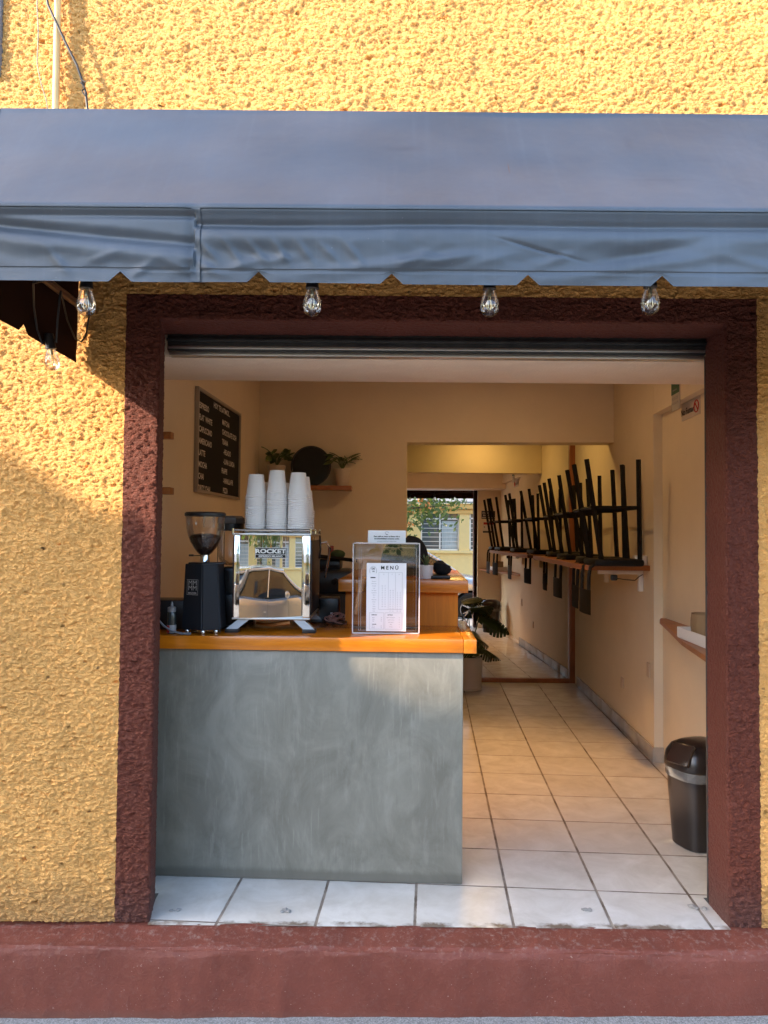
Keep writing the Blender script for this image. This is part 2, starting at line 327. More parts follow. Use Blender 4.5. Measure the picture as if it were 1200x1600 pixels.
def tiles():
    m = bpy.data.materials.new('floor_tiles'); m.use_nodes = True; t = m.node_tree; p = t.nodes['Principled BSDF']
    tc = N(t, 'ShaderNodeTexCoord'); mp = N(t, 'ShaderNodeMapping'); t.links.new(tc.outputs['Object'], mp.inputs[0])
    mp.inputs['Rotation'].default_value = (0, 0, .065)
    s = N(t, 'ShaderNodeSeparateXYZ'); t.links.new(mp.outputs[0], s.inputs[0]); T = .325
    def cell(o, off):
        a = math_(t, 'DIVIDE', math_(t, 'SUBTRACT', o, off), T); fr = math_(t, 'FRACT', a); e = math_(t, 'MINIMUM', fr, math_(t, 'SUBTRACT', 1, fr)); return a, e
    a, ex = cell(s.outputs[0], .112); b, ey = cell(s.outputs[1], .296)
    e = math_(t, 'MULTIPLY', math_(t, 'MINIMUM', math_(t, 'MULTIPLY', ex, .75), ey), T)      # metres to the nearest joint
    wn = N(t, 'ShaderNodeTexNoise', i_Scale=60.0, i_Detail=3.0); t.links.new(mp.outputs[0], wn.inputs[0])
    e2 = math_(t, 'ADD', e, math_(t, 'MULTIPLY', math_(t, 'SUBTRACT', wn.outputs[0], .5), .0022))
    joint = ramp(t, e2, .0046, .0030)
    cx = N(t, 'ShaderNodeCombineXYZ'); t.links.new(math_(t, 'FLOOR', a), cx.inputs[0]); t.links.new(math_(t, 'FLOOR', b), cx.inputs[1])
    wh = N(t, 'ShaderNodeTexWhiteNoise'); t.links.new(cx.outputs[0], wh.inputs[0])
    va = N(t, 'ShaderNodeVectorMath', operation='MULTIPLY_ADD'); t.links.new(wh.outputs['Color'], va.inputs[0]); va.inputs[1].default_value = (7, 7, 7); t.links.new(mp.outputs[0], va.inputs[2])
    n1 = N(t, 'ShaderNodeTexNoise', i_Scale=7.0, i_Detail=8.0, i_Roughness=.62, i_Distortion=.6); t.links.new(va.outputs[0], n1.inputs[0])
    c = mixc(t, ramp(t, n1.outputs[0], .35, .68), (.58, .54, .48), (.72, .69, .64))
    c = mixc(t, math_(t, 'MULTIPLY', wh.outputs[0], .4), c, (.54, .48, .41))
    nd = N(t, 'ShaderNodeTexNoise', i_Scale=3.2, i_Detail=7.0, i_Roughness=.7); t.links.new(mp.outputs[0], nd.inputs[0])
    c = mixc(t, math_(t, 'MULTIPLY', ramp(t, nd.outputs[0], .52, .74), .35), c, (.36, .31, .26))
    n4 = N(t, 'ShaderNodeTexNoise', i_Scale=9.0, i_Detail=5.0); t.links.new(mp.outputs[0], n4.inputs[0])
    so_ = N(t, 'ShaderNodeSeparateXYZ'); t.links.new(tc.outputs['Object'], so_.inputs[0])
    edge = math_(t, 'MULTIPLY', ramp(t, math_(t, 'ADD', so_.outputs[1], math_(t, 'MULTIPLY', wn.outputs[0], -.035)), .004, -.012), ramp(t, n4.outputs[0], .42, .55))
    c = mixc(t, edge, c, (.20, .15, .11))     # broken, dirty tile edge at the threshold
    g = mixc(t, ramp(t, n4.outputs[0], .35, .65), (.13, .095, .07), (.33, .28, .23))
    t.links.new(mixc(t, joint, c, g), p.inputs['Base Color'])
    t.links.new(math_(t, 'MULTIPLY_ADD', joint, .5, math_(t, 'MULTIPLY_ADD', n1.outputs[0], .18, .14)), p.inputs['Roughness'])
    bp = N(t, 'ShaderNodeBump'); bp.inputs['Distance'].default_value = .0012
    n5 = N(t, 'ShaderNodeTexNoise', i_Scale=14.0, i_Detail=2.0); t.links.new(mp.outputs[0], n5.inputs[0])
    t.links.new(math_(t, 'ADD', math_(t, 'MULTIPLY', joint, -1), math_(t, 'MULTIPLY', n5.outputs[0], .5)), bp.inputs['Height']); t.links.new(bp.outputs[0], p.inputs['Normal'])
    return m
M['tiles'] = tiles()
def gravel(name, c1, c2, c3, sc=260):
    m = bpy.data.materials.new(name); m.use_nodes = True; t = m.node_tree; p = t.nodes['Principled BSDF']
    tc = N(t, 'ShaderNodeTexCoord'); v = N(t, 'ShaderNodeTexVoronoi', i_Scale=float(sc)); t.links.new(tc.outputs['Object'], v.inputs[0])
    w_ = N(t, 'ShaderNodeTexWhiteNoise'); t.links.new(v.outputs['Color'], w_.inputs[0]); n = N(t, 'ShaderNodeTexNoise', i_Scale=3.0, i_Detail=6.0); t.links.new(tc.outputs['Object'], n.inputs[0])
    c = mixc(t, w_.outputs[0], c1, c2); c = mixc(t, math_(t, 'MULTIPLY', ramp(t, n.outputs[0], .4, .7), .5), c, c3)
    t.links.new(c, p.inputs['Base Color']); p.inputs['Roughness'].default_value = .9
    b = N(t, 'ShaderNodeBump'); b.inputs['Distance'].default_value = .002; t.links.new(v.outputs['Distance'], b.inputs['Height']); t.links.new(b.outputs[0], p.inputs['Normal'])
    return m
M['walk'] = gravel('pavement_concrete', (.15, .15, .145), (.36, .36, .35), (.22, .22, .215))
M['road'] = gravel('road_asphalt', (.04, .04, .042), (.09, .09, .09), (.06, .06, .06), 120)
M['kerb'] = mat('kerb_stone', (.30, .29, .27), .85, bump=.003, bscale=40, var=.15)

# ------------------------------------------------------------------ ground
def sheet(name, x0, x1, y0, y1, z, m, slope=0):
    b = B(); b.poly([(x0, y0, z + slope * x0), (x1, y0, z + slope * x1), (x1, y1, z + slope * x1), (x0, y1, z + slope * x0)])
    return tag(b.build(name, m, smooth=False, norm=False), kind='structure')
SL = .012
sheet('ground', -300, 300, -300, 300, -.56, M['road'])
sheet('road', -60, 60, -9.3, -3.02, -.43, M['road'])
b = B()
b.slab([(-30, -3.02, -.275), (-30, -.02, -.245), (-3, -.02, -.255), (-3, -3.02, -.285)], (0, 0, -.25))
b.slab([(-3, -3.02, -.285), (-3, .10, -.255), (3, .10, -.185), (3, -3.02, -.215)], (0, 0, -.25))
b.slab([(3, -3.02, -.215), (3, -.02, -.185), (30, -.02, -.185), (30, -3.02, -.215)], (0, 0, -.25))
tag(b.build('sidewalk', M['walk'], smooth=False), kind='structure')
b = B(); b.box(-60, 60, -11.2, -9.3, -.6, -.27, bev=.02); tag(b.build('far_sidewalk', M['kerb']), kind='structure')
# shop floor
OL, OR = -.760, 1.145
b = B(); b.poly([(OL - .002, -.012, 0), (OR + .002, -.012, 0), (OR + .002, .2, 0), (2.4, .2, 0), (2.4, 4.6, 0), (-2.0, 4.6, 0), (-2.0, .2, 0), (OL - .03, .2, 0), (OL - .028, .155, 0)])
floor = tag(b.build('floor', M['tiles'], smooth=False, norm=False), kind='structure')

# ------------------------------------------------------------------ the cafe building
bld = thing('cafe_building', 'rough yellow stucco cafe building with a maroon framed doorway and maroon plinth', 'building')
OL, OR, OT = -.760, 1.145, 2.000          # doorway corners on the facade
FL_, FR_, FT_ = -.876, 1.253, 2.088       # outer edge of the maroon band
def npgrid(name, rects, step, m, y=0.0):
    """vertical grids facing -y, welded where they share an edge grid"""
    V = []; Fc = []; idx = {}
    def vid(x, z):
        k = (round(x * 20000), round(z * 20000))
        if k not in idx: idx[k] = len(V); V.append((x, y, z))
        return idx[k]
    for (x0, x1, z0, z1) in rects:
        nx = max(1, round((x1 - x0) / step)); nz = max(1, round((z1 - z0) / step))
        ids = [[vid(x0 + (x1 - x0) * i / nx, z0 + (z1 - z0) * j / nz) for j in range(nz + 1)] for i in range(nx + 1)]
        for i in range(nx):
            for j in range(nz): Fc.append((ids[i][j], ids[i + 1][j], ids[i + 1][j + 1], ids[i][j + 1]))
    me = bpy.data.meshes.new(name); me.from_pydata(V, [], Fc); me.update(); return me
ZT = 3.35
me = npgrid('wall', [(-1.75, FL_, .0, FT_), (FR_, 1.75, .0, FT_), (-1.75, FL_, FT_, ZT), (FL_, FR_, FT_, ZT), (FR_, 1.75, FT_, ZT)], .0038, None)
link('wall', me, M['yellow'], bld)
# the maroon band, its rounded corner and the start of the reveal: one swept sheet
prof = []
nb = 22
for i in range(1): prof.append((1 - i / nb, 0.0))                  # across the band (fraction of band width)
cor = [(0, 0)]
def sweep():
    path = [((OL, 0.0), (FL_ - OL, 0)), ((OL, OT), (FL_ - OL, FT_ - OT)), ((OR, OT), (FR_ - OR, FT_ - OT)), ((OR, 0.0), (FR_ - OR, 0))]
    inn = [(-.028, 0), (-.028, -.0), (.0, -.0), (.0, 0)]
    inn_z = [0, -.01, -.01, 0]
    V = []; cols = []
    seg = [2.0, OR - OL, 2.0]
    for k in range(3):
        n = int(seg[k] / .0045)
        for i in range(n + (1 if k == 2 else 0)):
            s = i / n; (p0, d0), (p1, d1) = path[k], path[k + 1]
            px, pz = p0[0] + (p1[0] - p0[0]) * s, p0[1] + (p1[1] - p0[1]) * s
            dx, dz = d0[0] + (d1[0] - d0[0]) * s, d0[1] + (d1[1] - d0[1]) * s
            ix = inn[k][0] + (inn[k + 1][0] - inn[k][0]) * s; iz = inn_z[k] + (inn_z[k + 1] - inn_z[k]) * s
            L = math.hypot(dx, dz); ux, uz = dx / L, dz / L
            col = []
            R_ = .012
            for j in range(nb + 1):
                f = 1 - j / nb; q = R_ + f * (L - R_) if L > R_ else 0
                col.append((px + ux * q, 0.0, pz + uz * q))
            for j in range(1, 5):
                a = j / 4 * PI / 2; q = R_ * (1 - math.sin(a)); col.append((px + ux * q, R_ * (1 - math.cos(a)), pz + uz * q))
            nj = 30
            for j in range(1, nj + 1):
                g = j / nj; col.append((px + ix * g, R_ + (.155 - R_) * g, pz + iz * g))
            cols.append(col)
    nc = len(cols[0]); Vv = [v for c in cols for v in c]; Fc = []
    for i in range(len(cols) - 1):
        for j in range(nc - 1): Fc.append((i * nc + j, (i + 1) * nc + j, (i + 1) * nc + j + 1, i * nc + j + 1))
    me = bpy.data.meshes.new('door_surround'); me.from_pydata(Vv, [], Fc); me.materials.append(M['maroon']); me.materials.append(M['jamb'])
    mi = []
    for i in range(len(cols) - 1): mi += [0 if j < nb + 3 else 1 for j in range(nc - 1)]
    me.polygons.foreach_set('material_index', mi); me.update(); return me
me = sweep(); me.flip_normals() if me.polygons[0].normal.y > 0 else None
o = bpy.data.objects.new('door_surround', me); C.objects.link(o); o.parent = bld
me.polygons.foreach_set('use_smooth', [True] * len(me.polygons))
tag(o, 'maroon painted rough band round the doorway')
# rest of the building: plain mass left, right, above (out of the picture)
M['yellow_flat'] = mat('yellow_wall_paint', YEL, .6, bump=.006, bscale=55)
b = B()
b.box(-7, -1.75, .002, .25, -.3, 3.35).box(1.75, 7, .002, .25, -.3, 3.35).box(-7, 7, .002, .25, 3.352, 4.6)
b.box(-1.75, OL - .052, .03, .1565, -.3, 3.35).box(FR_ - .02, 1.75, .03, .155, -.3, 3.35).box(FL_ + .02, FR_ - .02, .03, .155, OT + .05, 3.35)
b.box(-7, 7, .25, 9, 3.3, 4.59)
b.build('masonry', M['yellow_flat'], bld)
# plinth with a sloping top, worn lip
def plinth(u, v):
    x = -2.6 + 5.2 * u
    wob = lambda s, k=1.0: (noise.noise(Vector((x * 7, s * 3, 1))) * .006 + noise.noise(Vector((x * 31, s * 5, 4))) * .0025) * k
    P_ = [(.03, .0), (-.012, -.003), (-.10, -.018), (-.112, -.026), (-.116, -.045), (-.118, -.30)]
    t = v * (len(P_) - 1); i = min(int(t), len(P_) - 2); f = t - i
    y = P_[i][0] * (1 - f) + P_[i + 1][0] * f; z = P_[i][1] * (1 - f) + P_[i + 1][1] * f
    lip = -.02 * max(0, -x - .55) if v < .45 else 0
    return (x, y + wob(v) * (0 if v < .15 else 1), z + wob(v + 9) * (0 if v < .15 else 1 if v < .7 else .2) + lip)
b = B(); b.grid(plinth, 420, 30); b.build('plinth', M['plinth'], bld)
# interior shell
UL, UR, VB = -1.06, 1.447, 2.75
CE = 2.42
b = B(RM)
b.box(UL - .12, UL, .10, 4.25, 0, CE); b.build('interior_wall', M['plaster'], bld)
b = B(RM); b.box(UR, UR + .25, 1.86, 4.25, 0, CE); b.build('interior_wall', M['plaster'], bld)
b = B(RM); b.box(UR + .05, UR + .25, .0, 1.858, 0, CE); b.build('interior_wall', M['plaster'], bld)      # recessed part by the door
b = B(RM); b.box(UR + .0, UR + .049, .0, 1.857, 1.99, CE); b.build('interior_wall', M['plaster'], bld)
b = B(RM); b.box(UL, .0, VB, VB + .16, 0, CE - .001).box(.0, UR - .001, VB, VB + .16, 1.94, CE - .001, bev=0); b.build('partition', M['plaster'], bld)
M['alcove'] = plaster('yellow_plaster', (.70, .47, .17))
b = B(); b.box(-1.4, 2.1, 4.06, 4.2, 0, CE); b.build('rear_wall', M['plaster'], bld)
b = B(); b.box(-1.6, 2.2, .16, 4.4, CE, CE + .1); b.build('ceiling', M['ceiling'], bld)
zs = at(600, 560, .19).z
b = B(); b.box(-1.4, 1.85, .2, fl(600, 597, zs).y, zs, CE - .002, bev=.004); b.build('lintel', M['plaster2'], bld)
for a_, c_ in ((-1.4, OL - .060), (OR + .048, 1.75)):
    b = B(); b.box(a_, c_, .157, .24, 0, CE - .003); b.build('front_wall_inside', M['plaster'], bld)
# skirting
def skirt(p0, p1, h=.085, t=.012):
    p0, p1 = Vector(p0), Vector(p1); d = (p1 - p0); L = d.length; n = max(1, round(L / .325)); an = math.atan2(d.y, d.x); b = B()
    for i in range(n):
        b.box(i * L / n + .0015, (i + 1) * L / n - .0015, 0, t, .001, h, bev=.0015, M=Matrix.Translation(p0) @ Matrix.Rotation(an, 4, 'Z'))
    return b
skirt(W(UR, 1.86), W(UR, 3.98)).build('skirting', M['baseb'], bld)
b = B(RM); b.box(UR - .012, UR + .05, 1.845, 1.858, .001, .085, bev=.0015); b.build('skirting', M['baseb'], bld)

for i, (x, y, s_, lab) in enumerate(((448, 1424, .016, 'small broken grey mortar chip on the threshold below the cement counter'), (917, 1424, .018, 'small broken mortar chip on the threshold tiles near the right jamb'), (1088, 1418, .024, 'crumbled mortar lump in the right corner of the threshold'), (272, 1424, .015, 'small mortar chip in the left corner of the threshold'))):
    q = fl(x, y, .0); random.seed(40 + i); b = B()
    for k in range(7):
        r_ = s_ * random.uniform(.25, .6); t = bmesh.new(); bmesh.ops.create_icosphere(t, subdivisions=1, radius=r_)
        for v in t.verts: v.co = Vector((v.co.x * random.uniform(.7, 1.4), v.co.y * random.uniform(.7, 1.4), v.co.z * .35 + r_ * .3))
        b.add(t, Matrix.Translation((q.x + random.uniform(-1, 1) * s_, q.y + random.uniform(-.6, .6) * s_, .0012)))
    tag(b.build('mortar_chip', M['kerb'], smooth=False), lab, 'debris')
# ------------------------------------------------------------------ roller shutter
sh = thing('roller_shutter', 'black metal roller shutter rolled up above the doorway', 'shutter', (.18, .2, 1.9))
zb = at(600, 557, .165).z
b = B(); b.box(OL - .02, OR + .0, .150, .19, zb + .012, 1.999, bev=.003).box(OL - .02, OR, .140, .152, zb + .045, zb + .055, bev=.001); b.build('housing', M['shutter'], sh)
b = B(); b.box(OL - .015, OR - .002, .155, .195, zb - .004, zb + .012, bev=.003).box(OL - .015, OR - .002, .148, .158, zb + .018, zb + .03, bev=.002); b.build('bottom_bar', M['steel'], sh)
b = B(); b.box(OR + .000, OR + .010, .157, .166, .004, 1.93, bev=.001); b.build('guide_rail', M['shutter'], sh)

# ------------------------------------------------------------------ counter
Mc = Matrix.Translation((.298, .280, 0)) @ Matrix.Rotation(-.043, 4, 'Z')
cnt = thing('service_counter', 'grey polished cement counter with a varnished pine top beside the entrance', 'counter', (.298, .28, 0), -.043)
HW = .848
b = B(Mc); b.box(-1.32, 0, 0, .55, .0015, HW, bev=.004); b.build('base', M['concrete'], cnt)
b = B(Mc); b.box(-1.32, -.0015, -.018, .58, HW, HW + .05, bev=.0025); b.build('countertop', M['wood'], cnt)
b = B(Mc); b.box(0, .048, -.019, .58, HW - .001, HW + .0505, bev=.003); b.build('countertop_end', M['wood_y'], cnt)
CT = HW + .05
Mu = Matrix.Translation((0, .64, 0)) @ Matrix.Rotation(-.05, 4, 'Z')
uc = thing('raised_cabinet', 'varnished wood cabinet with a raised top standing behind the cement counter', 'cabinet', (.1, 1.1, 0), -.05)
zt = at(630, 906, .64).z
b = B(Mu); b.box(-.165, .315, .05, .86, .001, zt - .052, bev=.002); b.build('body', M['woodv'], uc); M['woodv'].node_tree.nodes['Principled BSDF'].inputs['Specular IOR Level'].default_value = .2
b = B(Mu); b.box(-.19, .355, 0, .92, zt - .052, zt, bev=.0025); b.build('cabinet_top', M['wood'], uc)

# ------------------------------------------------------------------ awning
FY = -.80
def zAt(px_y, d_y): return at(600, px_y, d_y).z
TY = -.525
z_top, z_mid, z_bot = zAt(174, TY), zAt(322, FY), zAt(443, FY)
AXL, AXR = -1.035, 1.60
M['vinyl'] = None
def vinyl():
    m = bpy.data.materials.new('grey_vinyl'); m.use_nodes = True; t = m.node_tree; p = t.nodes['Principled BSDF']
    tc = N(t, 'ShaderNodeTexCoord'); P = tc.outputs['Object']
    n1 = N(t, 'ShaderNodeTexNoise', i_Scale=2.5, i_Detail=6.0); t.links.new(P, n1.inputs[0])
    mp = N(t, 'ShaderNodeMapping'); mp.inputs['Scale'].default_value = (38, 1, 1.5); t.links.new(P, mp.inputs[0])
    n2 = N(t, 'ShaderNodeTexNoise', i_Scale=1.5, i_Detail=4.0); t.links.new(mp.outputs[0], n2.inputs[0])
    c = mixc(t, ramp(t, n1.outputs[0], .3, .7), (.034, .044, .056), (.060, .077, .098))
    c = mixc(t, math_(t, 'MULTIPLY', ramp(t, n2.outputs[0], .55, .75), .05), c, (.20, .24, .29))
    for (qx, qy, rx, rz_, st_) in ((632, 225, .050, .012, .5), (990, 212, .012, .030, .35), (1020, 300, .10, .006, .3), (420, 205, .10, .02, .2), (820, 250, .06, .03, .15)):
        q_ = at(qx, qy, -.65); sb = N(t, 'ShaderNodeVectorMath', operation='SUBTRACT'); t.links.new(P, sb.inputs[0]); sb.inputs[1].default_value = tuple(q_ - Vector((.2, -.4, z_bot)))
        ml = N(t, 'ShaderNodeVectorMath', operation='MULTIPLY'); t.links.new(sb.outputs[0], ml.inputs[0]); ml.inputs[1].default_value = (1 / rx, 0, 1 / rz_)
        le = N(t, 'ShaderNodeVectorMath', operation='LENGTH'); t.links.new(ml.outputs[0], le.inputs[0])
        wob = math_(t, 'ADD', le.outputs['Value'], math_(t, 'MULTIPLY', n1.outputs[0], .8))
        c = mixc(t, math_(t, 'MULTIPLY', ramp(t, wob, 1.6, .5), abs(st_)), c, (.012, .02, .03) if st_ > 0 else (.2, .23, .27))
    v = N(t, 'ShaderNodeTexVoronoi', i_Scale=30.0); t.links.new(P, v.inputs[0])
    c = mixc(t, math_(t, 'MULTIPLY', ramp(t, v.outputs['Distance'], .05, .02), .3), c, (.3, .3, .32))
    t.links.new(c, p.inputs['Base Color']); p.inputs['Roughness'].default_value = .42; p.inputs['Specular IOR Level'].default_value = .55
    wv = N(t, 'ShaderNodeTexNoise', i_Scale=900.0, i_Detail=1.0); t.links.new(P, wv.inputs[0])
    n3 = N(t, 'ShaderNodeTexNoise', i_Scale=6.0, i_Detail=3.0); t.links.new(P, n3.inputs[0])
    b1 = N(t, 'ShaderNodeBump'); b1.inputs['Distance'].default_value = .0003; t.links.new(wv.outputs[0], b1.inputs['Height'])
    b2 = N(t, 'ShaderNodeBump'); b2.inputs['Distance'].default_value = .004; t.links.new(n3.outputs[0], b2.inputs['Height']); t.links.new(b1.outputs[0], b2.inputs['Normal'])
    t.links.new(b2.outputs[0], p.inputs['Normal'])
    # the cloth has a dark brown underside
    g = N(t, 'ShaderNodeNewGeometry'); p2 = N(t, 'ShaderNodeBsdfDiffuse'); p2.inputs[0].default_value = (.030, .014, .009, 1); ms = N(t, 'ShaderNodeMixShader')
    t.links.new(g.outputs['Backfacing'], ms.inputs[0]); t.links.new(p.outputs[0], ms.inputs[1]); t.links.new(p2.outputs[0], ms.inputs[2]); t.links.new(ms.outputs[0], t.nodes['Material Output'].inputs[0])
    return m
M['vinyl'] = vinyl()
aw = thing('awning', 'blue grey vinyl awning with a notched valance hanging over the doorway', 'awning', (.2, -.4, z_bot))
def canopy(u, v):                          # front panel, then the flat top back to the wall
    x = AXL + (AXR - AXL) * u
    if v < .7:
        f = v / .7; y, z = FY + (TY - FY) * f, z_mid + (z_top - z_mid) * f
        sag = .010 * math.sin(f * PI) * (1 + .5 * noise.noise(Vector((x * 2, 0, 0)))) + .005 * noise.noise(Vector((x * 3, f * 2.5, 7)))
        edge = 1 if f > .02 else 0
        return (x, y + sag * .8, z - sag * .6 + .0025 * noise.noise(Vector((x * 4, 3, 0))))
    f = (v - .7) / .3; return (x, TY + (-.006 - TY) * f, z_top + .07 * f - .02 * math.sin(f * PI))
b = B(); b.grid(canopy, 160, 60)
o = b.build('canopy', M['vinyl'], aw)
def flipto(o, dirv):                       # face the outer side of an open sheet along dirv
    me = o.data; s = sum((p.normal.dot(Vector(dirv)) * p.area for p in me.polygons))
    if s < 0: me.flip_normals()
flipto(o, (0, -1, .3))
# valance with folds
NX = [at(p, 440, FY).x for p in (-28, 187, 403, 612, 825, 1035, 1247, 1458)]
SEAM = at(305, 400, FY).x
def gs(a, c, w): return math.exp(-((a - c) / w) ** 2)
def ridge(x, h, cx, ch, ang, ln_, wd):     # a soft fold of given length and width lying at an angle (height measured in metres)
    dx, dh = x - cx, (h - ch) * .175; c_, s_ = math.cos(ang), math.sin(ang)
    return gs(dx * c_ + dh * s_, 0, ln_) * gs(-dx * s_ + dh * c_, 0, wd)
RD = []
random.seed(31)
for k in range(7): RD.append((SEAM + .03 + .055 * k, .60 + .02 * random.random(), .75 + .2 * random.random(), .030, .009, .0040))
for k in range(4): RD.append((SEAM + .50 + .10 * k + random.uniform(-.03, .03), .66 + .05 * random.random(), random.uniform(-.5, .3), .05, .011, .0035))
for k in range(7): RD.append((AXL + .28 + .09 * k + random.uniform(-.03, .03), .62 + .22 * random.random(), random.uniform(-.6, .9), .035, .010, .0035))
for k in range(8): RD.append((.85 + .1 * k + random.uniform(-.04, .04), .45 + .4 * random.random(), random.uniform(-.1, .35), .12, .014, .0030))
RD += [(at(845, 393, FY).x, .55, .24, .075, .0035, -.0045), (at(1040, 385, FY).x, .52, -.20, .14, .016, -.006), (at(1000, 410, FY).x, .75, -.14, .2, .014, .005), (at(640, 405, FY).x, .72, -.1, .16, .012, .005), (at(700, 370, FY).x, .42, .02, .2, .016, -.004)]
def fold(x, h):                            # x in metres, h 0 at seam above .. 1 at hem
    d = .006 * gs(h, .06, .06)
    if x < SEAM:
        s_ = max(0, min(1, (x - AXL) / (SEAM - AXL))); c = .16 + .34 * s_ ** .8
        d += -.013 * gs(h, c, .075) * (1 - .35 * s_) + .009 * gs(h, c + .20, .12) - .006 * gs(h, .14, .04) * s_
    else:
        d -= .011 * gs(h, .235 + .05 * noise.noise(Vector((x * 1.6, 0, 2))), .055) * (.75 + .25 * noise.noise(Vector((x * 2.2, 4, 2))))
        d += .007 * gs(h, .42, .12)
    for cx, ch, an, ln_, wd, am in RD:
        if abs(x - cx) < ln_ * 2.6 + .05: d += am * ridge(x, h, cx, ch, an, ln_, wd)
    d -= .003 * gs(x, SEAM, .02)
    d += .007 * noise.noise(Vector((x * 1.7, h * 1.0, 3))) * (.3 + h)
    d += .0022 * noise.noise(Vector((x * 7.0, h * 4, 13))) * min(1, h * 2) + .0009 * noise.noise(Vector((x * 26, h * 9, 5))) * min(1, h * 3)
    d += .0012 * (1 if h > .86 else 0)
    return d
def notch(x):
    return max([max(0, 1 - abs(x - n) / .026) for n in NX])
def hemz(x): return z_bot + .014 * noise.noise(Vector((x * 1.7, 8, 0))) * .4 + .024 * notch(x)
b = B()
def val(u, v):
    x = AXL + (AXR - AXL) * u; h = v; zz = z_mid + (z_bot - z_mid) * h + (hemz(x) - z_bot) * max(0, (h - .84) / .16)
    return (x, FY - fold(x, h) + .0015 + (0.002 * (h > .82)), zz)
b.grid(val, 1000, 70); o = b.build('front_valance', M['vinyl'], aw); flipto(o, (0, -1, 0))
sm = o.modifiers.new('s', 'SOLIDIFY'); sm.thickness = .0012; sm.offset = -1; o.modifiers.remove(sm)
b = B()                                    # stitched seam strips
b.grid(lambda u, v: (AXL + (AXR - AXL) * u, FY - .002 - .0015 * math.sin(v * PI) - fold(AXL + (AXR - AXL) * u, v * .05) * .9, z_mid + .002 - .012 * v), 300, 4)
o = b.build('seam', M['vinyl'], aw); flipto(o, (0, -1, 0))
b = B(); b.grid(lambda u, v: (SEAM - .011 + .022 * u, FY - fold(SEAM - .011 + .022 * u, v) - .0015, z_mid + (hemz(SEAM) - z_mid) * v), 6, 70)
o = b.build('seam', M['vinyl'], aw); flipto(o, (0, -1, 0))
# side flaps
NY = [-.69, -.38, -.07]
for sx_, X in ((-1, AXL), (1, AXR)):
    b = B()
    def side(u, v):
        y = FY + (-.008 - FY) * u; n_ = max([max(0, 1 - abs(y - q) / .026) for q in (-.74, -.37)])
        zl = z_bot - .005 + .024 * n_ + .01 * noise.noise(Vector((y * 4, 0, 1)))
        return (X + .008 * noise.noise(Vector((y * 4, v * 3, X))) * v, y, z_mid + (zl - z_mid) * v)
    b.grid(side, 120, 16); o = b.build('side_valance', M['vinyl'], aw); flipto(o, (sx_, 0, 0))
    b = B(); b.poly([(X, FY, z_mid), (X, TY, z_top), (X, -.006, z_top + .07), (X, -.006, z_mid)]); o = b.build('side_panel', M['vinyl'], aw); flipto(o, (sx_, 0, 0))
M['tube'] = mat('brown_painted_tube', (.10, .045, .022), .5)
b = B()
b.tube([(AXL + .02, -.01, z_mid), (AXL + .02, FY + .025, z_mid)], .0125).tube([(AXR - .02, -.01, z_mid), (AXR - .02, FY + .025, z_mid)], .0125)
b.tube([(AXL + .02, FY + .025, z_mid), (AXR - .02, FY + .025, z_mid)], .0125).tube([(AXL + .02, TY + .02, z_top - .02), (AXR - .02, TY + .02, z_top - .02)], .0125)
for X in (AXL + .02, .3, AXR - .02): b.tube([(X, FY + .025, z_mid), (X, TY + .02, z_top - .02), (X, -.01, z_top + .04)], .0125)
b.build('frame', M['tube'], aw)

# ------------------------------------------------------------------ string light
def make_bulb():
    r = thing('festoon_bulb', 'clear glass festoon bulb hanging below the left end of the valance', 'light bulb', (0, 0, 0), 0, 'festoon bulbs hanging under the awning')
    b = B(); b.lathe([(.0, 0), (.012, .0), (.0135, -.01), (.0145, -.035), (.016, -.045), (.0125, -.046)], capt=True, n=20); b.build('socket', M['black'], r)
    b = B(); b.lathe([(.0115, -.044), (.013, -.050), (.0165, -.060), (.0205, -.072), (.0225, -.084), (.0215, -.094), (.017, -.103), (.009, -.1085), (.0015, -.110)], n=28, capb=False); b.build('glass_bulb', M['glass'], r)
    b = B(); b.tube([(0, 0, -.046), (0, 0, -.062)], .0045, 10)
    for k in range(6):
        a = k * PI / 3; c_, s_ = math.cos(a), math.sin(a); b.tube([(c_ * .003, s_ * .003, -.06), (c_ * .007, s_ * .007, -.088), (c_ * .003, s_ * .003, -.094)], .0007, 5)
    b.build('filament', M['filament'], r)
    return r
bulb = make_bulb()
spots = [(135, 452, -.745, 'clear festoon bulb under the valance nearest the awning corner'), (488, 452, -.745, 'clear festoon bulb under the valance above the letter board side of the doorway'),
         (765, 453, -.745, 'clear festoon bulb under the middle of the valance above the doorway opening'), (1016, 450, -.745, 'clear festoon bulb beside a valance notch above the right doorway corner'),
         (76, 545, -.26, 'small clear festoon bulb hanging lower inside the awning side flap')]
BP = []
for i, (x, y, Y, lab) in enumerate(spots):
    o = bulb if i == 0 else copy_tree(bulb)
    p = at(x, y, Y); o.location = (p.x, p.y, p.z + .046); o['label'] = lab; BP.append(Vector(o.location))
    if i == 4:
        o.rotation_euler = (.1, -.12, .3)
def sagline(pts, sag, n=10):
    out = []
    for a, c in zip(pts[:-1], pts[1:]):
        a, c = Vector(a), Vector(c)
        for i in range(n):
            f = i / n; q = a.lerp(c, f); q.z -= sag * 4 * f * (1 - f); out.append(q)
    out.append(Vector(pts[-1])); return out
b = B()
b.tube(sagline([BP[0], BP[1] + Vector((0, 0, .02)), BP[1], BP[2] + Vector((0, 0, .01)), BP[2], BP[3] + Vector((0, 0, .01)), BP[3], (1.58, -.74, BP[3].z)], -.03), .0032, 6)
hk = at(52, 442, -.5); hk2 = at(95, 455, -.30)
b.tube(sagline([BP[0], hk], .0, 4) + [at(53, 480, -.36), at(58, 515, -.30), at(66, 537, -.27), BP[4]], .0032, 6)
